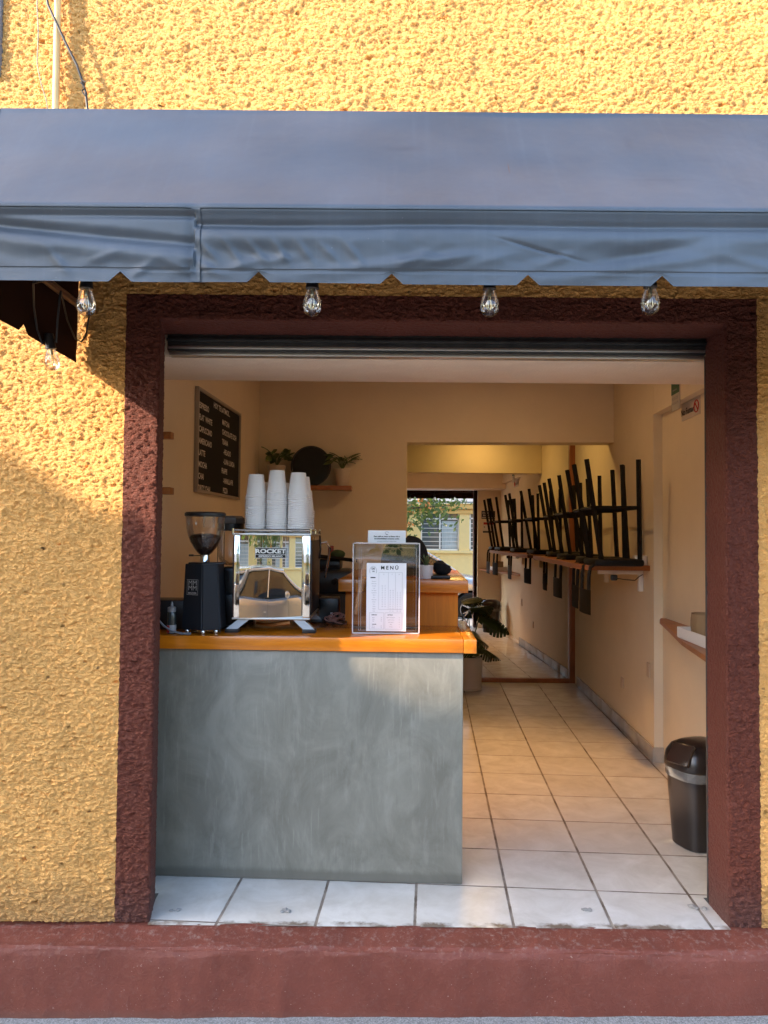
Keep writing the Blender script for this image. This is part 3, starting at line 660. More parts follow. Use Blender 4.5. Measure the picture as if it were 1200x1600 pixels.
b.tube([BP[4], at(88, 535, -.26), at(90, 500, -.28), at(93, 470, -.30), hk2], .0032, 6)
b.tube([hk2, at(105, 500, -.12), at(118, 530, -.03), at(127, 534, -.03), at(134, 525, -.04), at(139, 495, -.10), at(138, 450, -.2)], .0030, 6)
tag(b.build('light_cable', M['cable']), 'thin black cable of the string lights running inside the awning', 'cable')

# ------------------------------------------------------------------ pipe and wires on the facade
M['pipe'] = mat('cream_yellow_pipe', (.66, .43, .17), .45, var=.1, vscale=10)
p0, p1 = at(86, 168, -.03), at(88, -30, -.03)
b = B(); b.tube([(p0.x, -.022, 1.95), (p1.x, -.022, 4.3)], .0115, 16); tag(b.build('conduit_pipe', M['pipe']), 'yellow painted conduit pipe running up the wall above the awning', 'pipe')
b = B(); b.tube([at(62, -60, -.05), at(75, 8, -.05), at(103, 68, -.04), at(120, 102, -.035), at(128, 125, -.03), at(130, 133, -.025), at(134, 145, -.02), at(137, 175, -.02)], .0045, 8)
b.tube([at(126, 124, -.03), at(133, 128, -.04), at(131, 134, -.02), at(126, 129, -.03), at(133, 137, -.03), at(128, 142, -.03), at(133, 150, -.03)], .0025, 6)
tag(b.build('power_cable', M['cable']), 'thick black cable tied to the wall above the awning', 'cable')
b = B(); b.tube([at(60, -50, -.03), at(58, 10, -.03), at(60, 50, -.025), at(58, 100, -.03), at(64, 130, -.025), at(72, 155, -.02), at(76, 180, -.02)], .0017, 6)
tag(b.build('thin_wire', mat('grey_wire', (.20, .21, .16), .5)), 'thin grey wire hanging beside the yellow pipe', 'wire')
b = B(); q = at(-4, 40, -.0)
b.box(q.x - .3, at(3, 50, 0).x, -.012, .02, 2.83, 3.4, bev=.006); b.build('patch', mat('bare_cement', (.16, .17, .19), .9, bump=.004, bscale=60), bld)

exec_parts = True
# ------------------------------------------------------------------ espresso machine (its back faces the street)
mx0, mx1, my = at(363, 900, .41).x, at(484.5, 900, .41).x, .41
em = thing('espresso_machine', 'polished steel espresso machine on four splayed feet with cup stacks on its roof', 'espresso machine', ((mx0 + mx1) / 2, .62, CT))
mz0 = at(423, 966, my).z; mz1 = at(423, 836, my).z
D_ = .40
b = B(); b.box(mx0 + .004, mx1 - .004, my + .042, my + D_, mz0 + .004, mz1 - .003, bev=.004); b.build('body', M['chrome'], em)
px0, px1 = at(374.5, 900, my).x, at(473.5, 900, my).x
b = B()
def pan(u, v):
    x = px0 + (px1 - px0) * u; z = mz0 + (mz1 - mz0) * v
    return (x, my + .012 - .0085 * math.sin(u * PI) - .003 * math.sin(v * PI) + .030 * (u - .5) + .002, z)
b.grid(pan, 24, 24); b.build('back_panel', M['panelsteel'], em)
for a_, c_ in ((mx0, px0), (px1, mx1)):
    b = B(); b.box(a_, c_, my - .002, my + .02, mz0, mz1, bev=.0035); b.build('corner_trim', M['chrome'], em)
b = B(); b.box(mx0 - .002, mx1 + .002, my - .006, my + D_ + .004, mz1 - .001, mz1 + .007, bev=.002); b.build('top_plate', M['steel'], em)
b = B(); b.box(mx0, mx1, my + .0, my + D_, mz0 - .006, mz0 + .001, bev=.001); b.build('base_plate', M['steel'], em)
zr = at(423, 828, my).z
b = B(); b.tube([(mx0, my, zr), (mx1, my, zr), (mx1, my + D_, zr), (mx0, my + D_, zr), (mx0, my, zr)], .004, 8)
for X in (mx0, mx1, ):
    for Y in (my, my + D_ / 2, my + D_): b.tube([(X, Y, mz1 + .004), (X, Y, zr + .005)], .005, 8)
b.build('cup_rail', M['chrome'], em)
for sx_ in (-1, 1):
    for Y in (my + .01, my + D_ - .05):
        xi = (mx0 + mx1) / 2 + sx_ * .125; xo = (mx0 + mx1) / 2 + sx_ * .150
        xt = (mx0 + mx1) / 2 + sx_ * .105
        b = B(); zf = CT + .014
        pts = [(xt - .022, Y, mz0 - .005), (xt + .022, Y, mz0 - .005), (xo + .022, Y, zf), (xo - .022, Y, zf)]
        b.slab([(p[0], p[1] + (0 if p[2] > zf + .01 else -.02), p[2]) for p in pts], (0, .035, 0)); f = b.build('foot', M['steel'], em)
        b = B(); b.box(xo - .026, xo + .026, Y - .024, Y + .02, CT + .0005, zf + .001, bev=.002); b.build('rubber_pad', M['black'], f)
bc = at(423, 864, my - .004); bw = .113; KB = 2.15
b = B(); b.box(bc.x - bw / 2 * 1.08, bc.x + bw / 2 * 1.08, my - .007, my - .001, bc.z - .0205, bc.z + .0205, bev=.001); pl = b.build('badge', M['badge'], em)
b = B()
b.addme(text('ROCKET', .0215, 1.42, .0009), frame_at((bc.x, my - .0078, bc.z + .006), (1, 0, 0), (0, 0, 1)))
b.addme(text('ESPRESSO MILANO', .0092, 1.2, .0003), frame_at((bc.x, my - .0078, bc.z - .013), (1, 0, 0), (0, 0, 1)))
for e_ in ((-1, 0), (1, 0)): b.box(bc.x + e_[0] * .0590 - .0008, bc.x + e_[0] * .0590 + .0008, my - .0078, my - .007, bc.z - .0195, bc.z + .0195)
for zz in (-.0195, .0195, -.0065): b.box(bc.x - .059, bc.x + .059, my - .0078, my - .007, bc.z + zz - .0007, bc.z + zz + .0007)
b.build('badge_lettering', M['steel'], pl)
# side, group and steam wand seen past the right edge
b = B(); b.box(mx1 - .004, mx1 + .003, my + .03, my + D_ - .01, mz0 + .01, mz1 - .02, bev=.002); b.build('side_panel', M['black'], em)
b = B(); b.tube([(mx1 - .02, my + D_ + .02, mz1 - .04), (mx1 + .03, my + D_ + .03, mz1 - .03), (mx1 + .045, my + D_ + .04, mz1 - .06), (mx1 + .035, my + D_ + .06, mz1 - .12), (mx1 + .02, my + D_ + .07, mz1 - .19)], .005, 8)
b.tube([(mx1 + .01, my + .30, mz1), (mx1 + .012, my + .32, mz1 - .06), (mx1 + .006, my + .33, mz1 - .10)], .004, 8); b.build('steam_wand', M['chrome'], em)
b = B(); b.lathe([(.03, 0), (.032, .02), (.03, .06)], (mx1 - .05, my + D_ + .05, mz0 + .12)); b.tube([(mx1 - .05, my + D_ + .06, mz0 + .13), (mx1 - .03, my + D_ + .20, mz0 + .11)], .012, 10); b.build('brew_group', M['chrome'], em)
b = B(); b.tube([(mx0 + .08, my + .1, CT + .025), (mx0 + .15, my + .06, CT + .022), (mx1 - .08, my + .05, CT + .035)], [.006, .007, .010], 10); b.build('drain_pipe', mat('brass_pipe', (.5, .25, .10), .3, metal=1), em)

# cups
def make_cup():
    b = B(); b.lathe([(.0385, .0), (.0418, .0008), (.0428, .003), (.0415, .0055), (.0392, .0062), (.0385, .012), (.0300, .088), (.0292, .0915), (.0278, .0918), (.0272, .086)], n=30, capb=False)
    return b.build('paper_cup', M['cup'])
cup0 = make_cup(); first = True
stacks = [(399, .47, 18, 'left front'), (432, .47, 20, 'tall middle front'), (465.5, .47, 19, 'right front'), (399, .57, 15, 'left second row'), (432, .57, 15, 'middle second row'), (465.5, .57, 18, 'right second row'), (465.5, .67, 12, 'right rearmost')]
ztop = mz1 + .0075
random.seed(4)
for (pxx, Y, n, nm) in stacks:
    X = at(pxx, 830, .47).x + (.004 if Y > .5 else 0)
    for k in range(n):
        if first: o = cup0; first = False
        else: o = cup0.copy(); C.objects.link(o)
        o.location = (X + random.uniform(-.0006, .0006), Y + random.uniform(-.0006, .0006), ztop + k * .0083)
        o.rotation_euler = (random.uniform(-.006, .006), random.uniform(-.006, .006), random.uniform(0, 6))
        lab = ('white paper cup at the very top of the %s cup stack' % nm) if k == n - 1 else ('white paper cup nested inside the %s cup stack on the machine' % nm)
        tag(o, lab, 'paper cup', 'upturned paper cups on the %s stack' % nm)

# ------------------------------------------------------------------ grinder in front
gp = at(311, 990, .33); gr = thing('coffee_grinder', 'matt black coffee grinder with a clear bean hopper and black lid', 'coffee grinder', (gp.x, .38, CT))
gz0 = CT + .018; gz1 = at(311, 881, .38).z
def octo(w, d, c): return [(-w + c, -d), (w - c, -d), (w, -d + c), (w, d - c), (w - c, d), (-w + c, d), (-w, d - c), (-w, -d + c)]
gx = gp.x
b = B()
rows = []
for f in (0, .02, .98, 1):
    z = gz0 + (gz1 - gz0) * f; w_ = (.076 - .012 * f) * (1 if 0 < f < 1 else .97); rows.append([b.bm.verts.new((gx + (x if x > 0 else x) - .002 * f, .40 + y, z)) for x, y in [(-w_, -.035), (.012, -.078), (w_, -.05), (w_, .06), (.03, .085), (-w_, .06)]])
for i in range(3):
    for k in range(6): b.bm.faces.new((rows[i][k], rows[i][(k + 1) % 6], rows[i + 1][(k + 1) % 6], rows[i + 1][k]))
b.bm.faces.new(rows[0][::-1]); b.bm.faces.new(rows[3])
bmesh.ops.bevel(b.bm, geom=[e for e in b.bm.edges if abs(e.verts[0].co.z - e.verts[1].co.z) > .05], offset=.004, segments=2, affect='EDGES')
M['grinder'] = mat('matt_black_casting', (.010, .012, .017), .5, spec=.25, bump=.0002, bscale=300)
b.build('body', M['grinder'], gr)
for dx, dy in ((-.055, -.03), (.012, -.062), (.055, -.035), (.05, .05), (-.05, .05)):
    b = B(); b.lathe([(.007, 0), (.009, .004), (.009, .012), (.006, .019)], (gx + dx, .40 + dy, CT + .0005), 12); b.build('foot', M['chrome'], gr)
gc = Vector((gx, .40, gz1))
b = B(); b.lathe([(.045, .0), (.046, .004), (.02, .006), (.018, .012), (.0165, .034), (.02, .036)], gc, 24); b.build('collar', M['chrome'], gr)
b = B(); b.box(gx - .055, gx + .078, .365, .43, gz1 - .001, gz1 + .006, bev=.003).box(gx - .062, gx - .042, .395, .403, gz1 + .028, gz1 + .036, bev=.003).tube([(gx - .045, .40, gz1 + .031), (gx, .40, gz1 + .031)], .002, 6); b.build('adjusting_lever', M['black'], gr)
hz = gz1 + .034; ht = at(310, 806, .40).z - hz
hp = [(.018, 0), (.028, .008), (.042, .026), (.055, .048), (.065, .075), (.0715, .105), (.0745, .135), (.075, ht)]
b = B(); b.lathe(hp, (gx, .40, hz), 36, capt=False, capb=False); b.build('hopper', M['hopper'], gr)
b = B(); b.lathe([(.016, .001), (.026, .010), (.040, .028), (.053, .050), (.060, .068), (.050, .078), (.02, .083)], (gx, .40, hz), 28); b.build('beans', M['bean'], gr)
b = B(); b.lathe([(.076, -.002), (.0785, .0), (.079, .009), (.074, .014), (.03, .016)], (gx, .40, hz + ht), 36); b.build('lid', M['black'], gr)
b = B(); b.lathe([(.022, -.045), (.022, 0)], (gx + .015, .395, hz + ht), 20, capt=False); b.build('inner_tube', M['hopper'], gr)
lp = Vector((gx - .036, .36, at(298, 917, .36).z))
nrm = Vector((-.043, -.088, 0)).normalized(); xd = Vector((.088, -.043, 0)).normalized()
d0 = Vector((gx - .070, .365, 0)); d1 = Vector((gx + .012, .322, 0)); xd = (d1 - d0).normalized(); nn = Vector((xd.y, -xd.x, 0))
pc = d0.lerp(d1, .50); pc.z = lp.z
FM = frame_at((pc.x, pc.y, pc.z), xd, (0, .06, 1)); n3 = xd.cross(Vector((0, .06, 1)).normalized())
FM = Matrix.Translation(n3 * .0022) @ FM
b = B()
for a_ in ((-.027, -.029, .027, -.0278), (-.027, .0278, .027, .029), (-.027, -.029, -.0258, .029), (.0258, -.029, .027, .029)):
    b.poly([(a_[0], a_[1], .001), (a_[2], a_[1], .001), (a_[2], a_[3], .001), (a_[0], a_[3], .001)], FM)
b.addme(text('MM', .0255, 1.10, .0), FM @ Matrix.Translation((0, .0155, .001))); b.addme(text('MM', .0255, 1.10, .0), FM @ Matrix.Translation((0, -.004, .001)))
b.addme(text('MAZZER', .0095, 1.15, .0002), FM @ Matrix.Translation((0, -.0225, .001)))
b.build('logo_plate', mat('silver_print', (.55, .55, .55), .4, metal=.5), gr)
# second grinder
g2 = thing('dosing_grinder', 'tall black grinder with a hexagonal clear lidded hopper standing behind the first', 'coffee grinder', (at(357, 980, .56).x, .60, CT))
x2 = at(357, 980, .56).x
b = B(); b.box(x2 - .035, x2 + .045, .53, .68, CT + .012, at(355, 886, .56).z, bev=.01).box(x2 - .055, x2 + .05, .52, .70, CT + .012, CT + .14, bev=.01).box(x2 - .045, x2 + .05, .50, .72, CT + .001, CT + .013, bev=.003); b.build('body', M['black'], g2)
za = at(355, 884, .56).z; zb2 = at(355, 818, .56).z
b = B(); b.lathe([(.02, 0), (.045, .02), (.052, .04), (.052, zb2 - za)], (x2 - .004, .60, za), 24, capb=False, capt=False); b.build('hopper', M['hopper'], g2)
b = B(); b.lathe([(.053, -.030), (.054, .0)], (x2 - .004, .60, zb2), 24, capb=False); b.build('hopper_band', M['black'], g2)
b = B(); b.lathe([(.056, 0), (.058, .004), (.056, .022), (.045, .032)], (x2 - .004, .60, zb2), 6, M=None); b.build('lid', mat('smoky_grey_lid', (.12, .10, .09), .3), g2)
b = B(); b.tube([(x2 - .048, .555, za - .05), (x2 - .048, .555, zb2)], .002, 6).tube([(x2 - .02, .545, za - .02), (x2 - .02, .545, zb2)], .002, 6); b.build('guide_rod', M['chrome'], g2)
# bottle, box, hose, cable
bt = at(268, 984, .36); bo = thing('squeeze_bottle', 'small clear squeeze bottle with a red and grey label at the counter end', 'bottle', (bt.x, .36, CT))
b = B(); b.lathe([(.015, .001), (.017, .004), (.017, .075), (.014, .084)], (bt.x, .36, CT), 20); b.build('bottle_body', mat('dark_syrup', (.03, .035, .035), .15), bo)
b = B(); b.lathe([(.0155, .083), (.0155, .1), (.006, .104), (.0035, .118), (.002, .122)], (bt.x, .36, CT), 16); b.build('nozzle', mat('grey_plastic', (.18, .18, .19), .4), bo)
b = B(); b.lathe([(.0175, .004), (.0175, .034)], (bt.x, .36, CT), 20, capb=False, capt=False); b.build('bottle_label', mat('grey_label', (.30, .30, .31), .5), bo)
b = B(); b.grid(lambda u, v: (bt.x + math.cos(PI * 1.15 + u * .95) * .0178, .36 + math.sin(PI * 1.15 + u * .95) * .0178, CT + .005 + .028 * v), 8, 2); b.build('label_panel', M['red'], bo)
b = B(); q0, q1 = at(246, 985, .47), at(292, 938, .47); b.box(q0.x - .08, q1.x, .47, .60, CT + .001, q1.z, bev=.006); tag(b.build('black_box', M['black']), 'low black box behind the squeeze bottle', 'box')
b = B(); b.tube([(-.95, .34, CT + .07), at(247, 968, .35), at(256, 978, .34), at(268, 986, .33), at(285, 990, .315), at(298, 990, .31)], .004, 8); tag(b.build('grey_hose', mat('grey_hose_rubber', (.18, .2, .23), .4)), 'thin grey hose lying at the foot of the grinder', 'hose')
b = B(); cc = fl(524, 972, CT + .01)
pts = []
for i in range(150):
    a_ = i / 150 * 2 * PI * 5; k = i / 150
    pts.append((cc.x + (.030 + .010 * math.sin(a_ * 1.3)) * math.cos(a_) * (1.25 - .3 * k), cc.y + .028 * math.sin(a_ + k * 2), CT + .006 + .034 * k + .010 * math.sin(a_ * 1.7 + 1)))
b.tube(pts, .0032, 6); tag(b.build('coiled_cable', M['pink']), 'bundled pink cable lying between the machine and the display box', 'cable')
b = B(); pts = [(cc.x + .05 * math.cos(t_) * (1 + .2 * math.sin(3 * t_)) - .005, cc.y - .02 + .025 * math.sin(t_), CT + .004 + .006 * (1 + math.sin(2 * t_))) for t_ in [i * .25 for i in range(27)]]
b.tube(pts, .002, 6); tag(b.build('black_lead', M['cable']), 'thin black lead looped in front of the bundled pink cable', 'cable')
k0, k1 = at(505, 985, .78), at(529, 935, .78)
kb = thing('black_case', 'upright black case with a small white label beside the espresso machine', 'case', ((k0.x + k1.x) / 2, .84, CT))
b = B(); b.box(k0.x - .02, k1.x, .78, .9, CT + .001, k1.z, bev=.004); b.build('case_body', M['black'], kb)
b = B(); q = at(518, 961, .778); b.box(q.x - .005, q.x + .005, .7775, .7795, q.z - .011, q.z + .011); b.build('label', M['paper'], kb)

# ------------------------------------------------------------------ acrylic box, menu, card
ax0, ax1 = at(551, 950, .40).x, at(655, 950, .40).x; az1 = at(603, 849, .40).z; ay0, ay1 = .40, .585
ab = thing('acrylic_display_box', 'clear acrylic display box on the counter with a paper menu on its front', 'display box', ((ax0 + ax1) / 2, .5, CT))
t_ = .004
b = B(); b.box(ax0, ax1, ay0, ay0 + t_, CT + .001, az1 - t_).box(ax0, ax1, ay1 - t_, ay1, CT + .001, az1 - t_).box(ax0, ax0 + t_, ay0 + t_, ay1 - t_, CT + .001, az1 - t_).box(ax1 - t_, ax1, ay0 + t_, ay1 - t_, CT + .001, az1 - t_).box(ax0, ax1, ay0, ay1, az1 - t_ + .0002, az1)
b.build('clear_panel', M['acrylic'], ab, smooth=False)
b = B(); r_ = .0019
for (x0, x1, yy) in ((ax0, ax1, ay0), (ax0 + .002, ax1 - .002, ay1)):
    for a_, c_ in (((x0, CT + .003), (x1, CT + .003)), ((x0, az1), (x1, az1)), ((x0, CT + .003), (x0, az1)), ((x1, CT + .003), (x1, az1))):
        b.box(min(a_[0], c_[0]) - r_, max(a_[0], c_[0]) + r_, yy - r_, yy + r_, min(a_[1], c_[1]) - r_, max(a_[1], c_[1]) + r_, bev=.0006, seg=1)
for x in (ax0, ax1):
    for z in (CT + .003, az1): b.box(x - r_, x + r_, ay0, ay1, z - r_, z + r_, bev=.0006, seg=1)
ix0, ix1, iz = ax0 + .022, ax1 - .010, az1 - .018
for a_, c_ in (((ix0, CT + .006), (ix0, iz)), ((ix0, iz), (ix1, iz)), ((ix1, iz), (ix1, CT + .006)), ((ix0 + .008, CT + .006), (ix0 + .008, iz)), ((ix0, CT + .006), (ix1, CT + .006))):
    b.box(min(a_[0], c_[0]) - .001, max(a_[0], c_[0]) + .001, ay0 + .05, ay0 + .052, a_[1] if a_[1] < c_[1] else c_[1], max(a_[1], c_[1]) + .001)
b.build('edge_strip', M['acedge'], ab)
# menu
m0, m1 = at(572, 986, .392), at(635, 880, .392)
mn = thing('menu_sheet', 'white printed menu sheet headed MENU on the front of the clear box', 'menu', ((m0.x + m1.x) / 2, .392, m0.z))
b = B(); b.box(m0.x, m1.x, .391, .3925, m0.z, m1.z); b.build('paper', M['paper'], mn, smooth=False)
mw, mh = m1.x - m0.x, m1.z - m0.z
def mp_(fx, fz): return (m0.x + mw * fx, .3905, m0.z + mh * (1 - fz))
def MT(b, s, fx, fz, size, wide=1, bold=0): b.addme(text(s, size, wide, bold), frame_at(mp_(fx, fz), (1, 0, 0), (0, 0, 1)))
b = B(); MT(b, 'M E N Ú', .58, .072, .019, 1.0, .0006)
MT(b, 'DE', .165, .085, .010, 1, .0004); MT(b, 'PU', .175, .125, .007, 1, .0003)
b.tube([mp_(.165 + .085 * math.cos(a_), .12 + .07 * math.sin(a_)) for a_ in [PI * .15 - i * PI * 1.3 / 16 for i in range(17)]], .0004, 4)
b.addme(text('▬', .01), frame_at(mp_(.16, .213), (1, 0, 0), (0, 0, 1))) if False else b.box(mp_(.10, 0)[0], mp_(.225, 0)[0], .3902, .3906, mp_(0, .222)[2], mp_(0, .207)[2])
for s_, fx, fz in (('BEBIDAS', .20, .762), ('EXTRAS', .60, .762), ('PANES', .20, .90)): MT(b, s_, fx, fz, .0045, 1.2, .0002)
b.build('heading', M['ink'], mn, smooth=False)
b = B()
def ln(x0, z0, x1, z1, w=.0003):
    a_, c_ = mp_(x0, z0), mp_(x1, z1); b.box(min(a_[0], c_[0]) - w, max(a_[0], c_[0]) + w, .3902, .3906, min(a_[2], c_[2]) - w, max(a_[2], c_[2]) + w)
for x in (.31, .55, .73, .90): ln(x, .14, x, .68)
for z in (.14, .68): ln(.31, z, .90, z)
for (x0, z0, x1, z1) in ((.08, .73, .44, .97), (.47, .73, .90, .97)):
    ln(x0, z0, x1, z0); ln(x0, z1, x1, z1); ln(x0, z0, x0, z1); ln(x1, z0, x1, z1)
random.seed(2)
rowsn = ['Espresso', 'Americano', 'Cortado', 'Latte', 'Flat white', 'Capuccino', 'Moka', 'Chai', 'Dirty chai', 'Matcha', 'Taro', 'Tisana', 'Frappe', 'Soda']
for i, s_ in enumerate(rowsn):
    fz = .27 + i * .0335; MT(b, s_, .19, fz, .0046)
    for fx in (.40, .47, .60, .67, .78, .85):
        if (fx < .5 and 1 < i < 12) or (.5 < fx < .7 and i > 3) or (fx > .7 and i > 4): MT(b, str(random.choice((35, 40, 45, 50, 55, 60, 65))), fx, fz, .0046)
for fx in (.43, .64, .82): MT(b, 'oz', fx, .165, .0046)
for i in range(5):
    MT(b, ('Agua', 'Soda', 'Jugo', 'Rosca', 'Galleta')[i], .18, (.80, .825, .85, .925, .95)[i], .0044); MT(b, '30', .38, (.80, .825, .85, .925, .95)[i], .0044)
    MT(b, ('Leche de almendra', 'Leche de coco', 'Shot extra', 'Miel', 'Crema')[i], .62, .80 + .034 * i, .0044); MT(b, '15', .83, .80 + .034 * i, .0044)
b.build('price_table', M['greyink'], mn, smooth=False)
c0, c1 = at(575, 849, .43), at(634, 829, .43)
cs = thing('notice_card', 'small white notice card standing on top of the clear box', 'card', ((c0.x + c1.x) / 2, .43, az1))
zc0 = az1 + .001
b = B(); b.box(c0.x, c1.x, .429, .4305, zc0, c1.z); b.build('paper', M['paper'], cs, smooth=False)
b = B(); xm = (c0.x + c1.x) / 2; hh = c1.z - zc0
for s_, fz, sz in (('Para café en mano te llevas vida a', .52, .0072), ('la sostenibilidad consume activa', .34, .0072), ('gracias por cuidar y por consumir local', .14, .0045)):
    b.addme(text(s_, sz, 1.05, .00035 if sz > .006 else 0), frame_at((xm, .4285, zc0 + hh * fz), (1, 0, 0), (0, 0, 1)))
b.tube([(xm + .007 * math.cos(a_), .4287, zc0 + hh * .80 + .005 * math.sin(a_)) for a_ in [i * PI / 8 for i in range(13)]], .0005, 4)
b.box(xm - .004, xm + .004, .4283, .4288, zc0 + hh * .66, zc0 + hh * .70)
b.build('lettering', M['ink'], cs, smooth=False)

# ------------------------------------------------------------------ on the raised cabinet
def spiky(c, n, r, h, m, parent, seed, wid=.2, nm='leaf'):
    random.seed(seed)
    for k in range(n):
        a_ = k * 2.4 + random.uniform(-.2, .2); tilt = .15 + .85 * (k / n); L = h * random.uniform(.8, 1.1)
        b = B()
        def f(u, v):
            s = v; out = tilt * L * s * (.6 + .5 * s) * r; zz = L * s * (1 - .28 * tilt * s); wd = L * wid * (1 - s) ** .6 * (0.6 + .4 * (1 - s)) * (u - .5)
            return (c[0] + math.cos(a_) * out - math.sin(a_) * wd, c[1] + math.sin(a_) * out + math.cos(a_) * wd, c[2] + zz + abs(u - .5) * .2 * L * wid)
        b.grid(f, 4, 7); b.build(nm, m, parent)
sp = at(666.5, 905, .70); su = thing('succulent_plant', 'spiky green succulent in a white pot on the raised wooden cabinet', 'potted plant', (sp.x, .74, zt))
b = B(); b.lathe([(.027, .001), (.0285, .003), (.0315, .058), (.0295, .059), (.028, .050)], (sp.x, .74, zt), 28); b.build('pot', M['whitepot'], su)
spiky((sp.x, .74, zt + .052), 16, 1.1, .062, M['succ'], su, 3, wid=.26)
l0, l1 = at(676, 903, .72), at(704, 900, .72)
b = B(); b.box(l0.x - .02, l1.x, .72, .92, zt + .001, zt + .014, bev=.003); tag(b.build('closed_laptop', mat('dark_aluminium', (.03, .03, .032), .35, metal=.6)), 'thin dark closed laptop lying beside the white plant pot', 'laptop')
b = B(); cl = at(691, 890, .80)
b.grid(lambda u, v: (cl.x + .042 * math.cos(2 * PI * u) * math.sin(PI * v) ** .7 * (1 + .06 * math.sin(9 * PI * v)), .81 + .05 * math.sin(2 * PI * u) * math.sin(PI * v) ** .7, zt + .0145 + .062 * (.5 - .5 * math.cos(PI * v)) * (1 - .25 * max(0, math.cos(2 * PI * u))) + .002 * math.sin(30 * v)), 36, 28)
tag(b.build('folded_cap', M['blackcloth']), 'folded black knitted cap resting on the closed laptop', 'cap')
bgp = at(640, 880, 1.05); zbg = at(640, 839, 1.05).z
b = B(); b.grid(lambda u, v: (bgp.x - .02 + .115 * math.cos(2 * PI * u) * math.sin(PI * v * .5 + .02) ** .6 * (1 + .04 * math.sin(5 * u * PI)), 1.07 + .07 * math.sin(2 * PI * u) * math.sin(PI * v * .5 + .02) ** .6, zt + .001 + (zbg - zt) * math.cos(PI * v * .5) ** .8 * (1 + .03 * math.sin(7 * PI * u))), 40, 22)
tag(b.build('backpack', M['blackcloth']), 'rounded black backpack behind the clear box on the raised cabinet', 'bag')

# ------------------------------------------------------------------ left wall: letter board and shelves
nL = (RM.to_3x3() @ Vector((1, 0, 0))); PL_ = W(UL, 0)
vdir = RM.to_3x3() @ Vector((0, 1, 0))
def onleft(x, y, off=0): return onplane(x, y, PL_ + nL * off, nL)
q0, q1 = onleft(308, 610, .012), onleft(375, 640, .012)
zlo = onleft(308, 769, .012).z; zhi = onleft(308, 603, .012).z; v0 = q0.dot(vdir); v1 = q1.dot(vdir)
lb = thing('letter_board', 'black letter board with white drink names on the left wall', 'menu board', W(UL, (v0 + v1) / 2, zlo))
b = B(RM); b.box(UL + .001, UL + .012, v0 + .005, v1 - .005, zlo + .005, zhi - .005); b.build('felt_panel', mat('black_felt', (.008, .008, .009), .9), lb)
b = B(RM); e_ = .016
b.box(UL + .001, UL + .022, v0, v1, zlo, zlo + e_, bev=.002).box(UL + .001, UL + .022, v0, v1, zhi - e_, zhi, bev=.002).box(UL + .001, UL + .022, v0, v0 + e_, zlo + e_, zhi - e_, bev=.002).box(UL + .001, UL + .022, v1 - e_, v1, zlo + e_, zhi - e_, bev=.002)
b.build('frame', M['brass'], lb)
M['boardletters'] = mat('white_letters', (.66, .64, .61), .5); H_ = zhi - zlo; L_ = v1 - v0
def LT(s, fv, fz, size=.040, wide=.9):
    me = text(s, size, wide, .0011); xs = [v.co.x for v in me.vertices]; p = W(UL + .0135, v0 + L_ * fv, zlo + H_ * (1 - fz)) - vdir * min(xs)
    b = B(); b.addme(me, frame_at(p, vdir, (0, 0, 1))); b.build('lettering_line', M['boardletters'], lb, smooth=False)
LT('HOY TE LATIMOS...', .34, .085, .042, .95)
for i, s_ in enumerate(['ESPRESSO', 'FLAT  WHITE', 'CAPUCCINO', 'AMERICANO', 'LATTE', 'MOCHA', 'CHAI', 'DIRTY CHAI']): LT(s_, .045, .165 + i * .113, .043, .92)
for i, s_ in enumerate(['MATCHA', 'CHOCOLATE OCH', 'TISANA', '-HELADO', '-LUNA LUNDA', 'FRAPPE', '-VAINILLA FR', 'PIZZA']): LT(s_, .54 + (.04 if s_[0] == '-' or i == 7 else 0), .21 + i * .103, .043, .86)
for i, (yy, lab) in enumerate(((687, 'upper varnished wooden plank shelf on the left wall near the entrance'), (773, 'lower varnished wooden plank shelf on the left wall near the entrance'))):
    qq = onplane(272, yy, W(UL + .17, 0), nL); vv = qq.dot(vdir)
    b = B(RM); b.box(UL + .001, UL + .17, .45, vv, qq.z, qq.z + .028, bev=.002); tag(b.build('wall_shelf', M['shelfwood']), lab, 'shelf')
    if i == 0:
        b = B(); c_ = W(UL + .12, vv - .10, qq.z + .029); b.lathe([(.030, 0), (.032, .003), (.034, .09), (.030, .115), (.02, .13)], c_, 18); tag(b.build('glass_jar', mat('pale_jar', (.45, .38, .33), .3)), 'pale jar standing on the upper left wall shelf', 'jar')

# ------------------------------------------------------------------ shelf on the partition with plants and disc
YS = 2.62
s0, s1 = at(404, 762, YS), at(549, 762, YS)
shp = B(RM); zsh = s1.z + .014
b = B(); b.box(s0.x, s1.x, YS, YS + .17, zsh - .028, zsh, bev=.002, M=None); sh2 = tag(b.build('partition_shelf', M['shelfwood']), 'thin wooden shelf on the rear partition carrying a black disc and two plants', 'shelf')
dc = at(486, 732, YS + .10); R_ = 31.5 * (YS + .10 + 2.46) / 1150
dd = thing('round_tray', 'round black tray with a thin rim leaning on the rear shelf', 'tray', (dc.x, YS + .1, zsh))
Md = Matrix.Translation((dc.x, YS + .10, zsh + R_ + .001)) @ Matrix.Rotation(PI / 2, 4, 'X')
b = B(Md); b.lathe([(R_ * .93, -.004), (R_ * .93, .004)], n=48); b.build('disc', mat('dark_glossy_disc', (.008, .008, .009), .25), dd)
b = B(Md); b.lathe([(R_ * .925, -.006), (R_, -.006), (R_, .012), (R_ * .925, .012)], n=48, capb=False, capt=False); b.build('rim', mat('dark_rim', (.035, .033, .033), .4), dd)
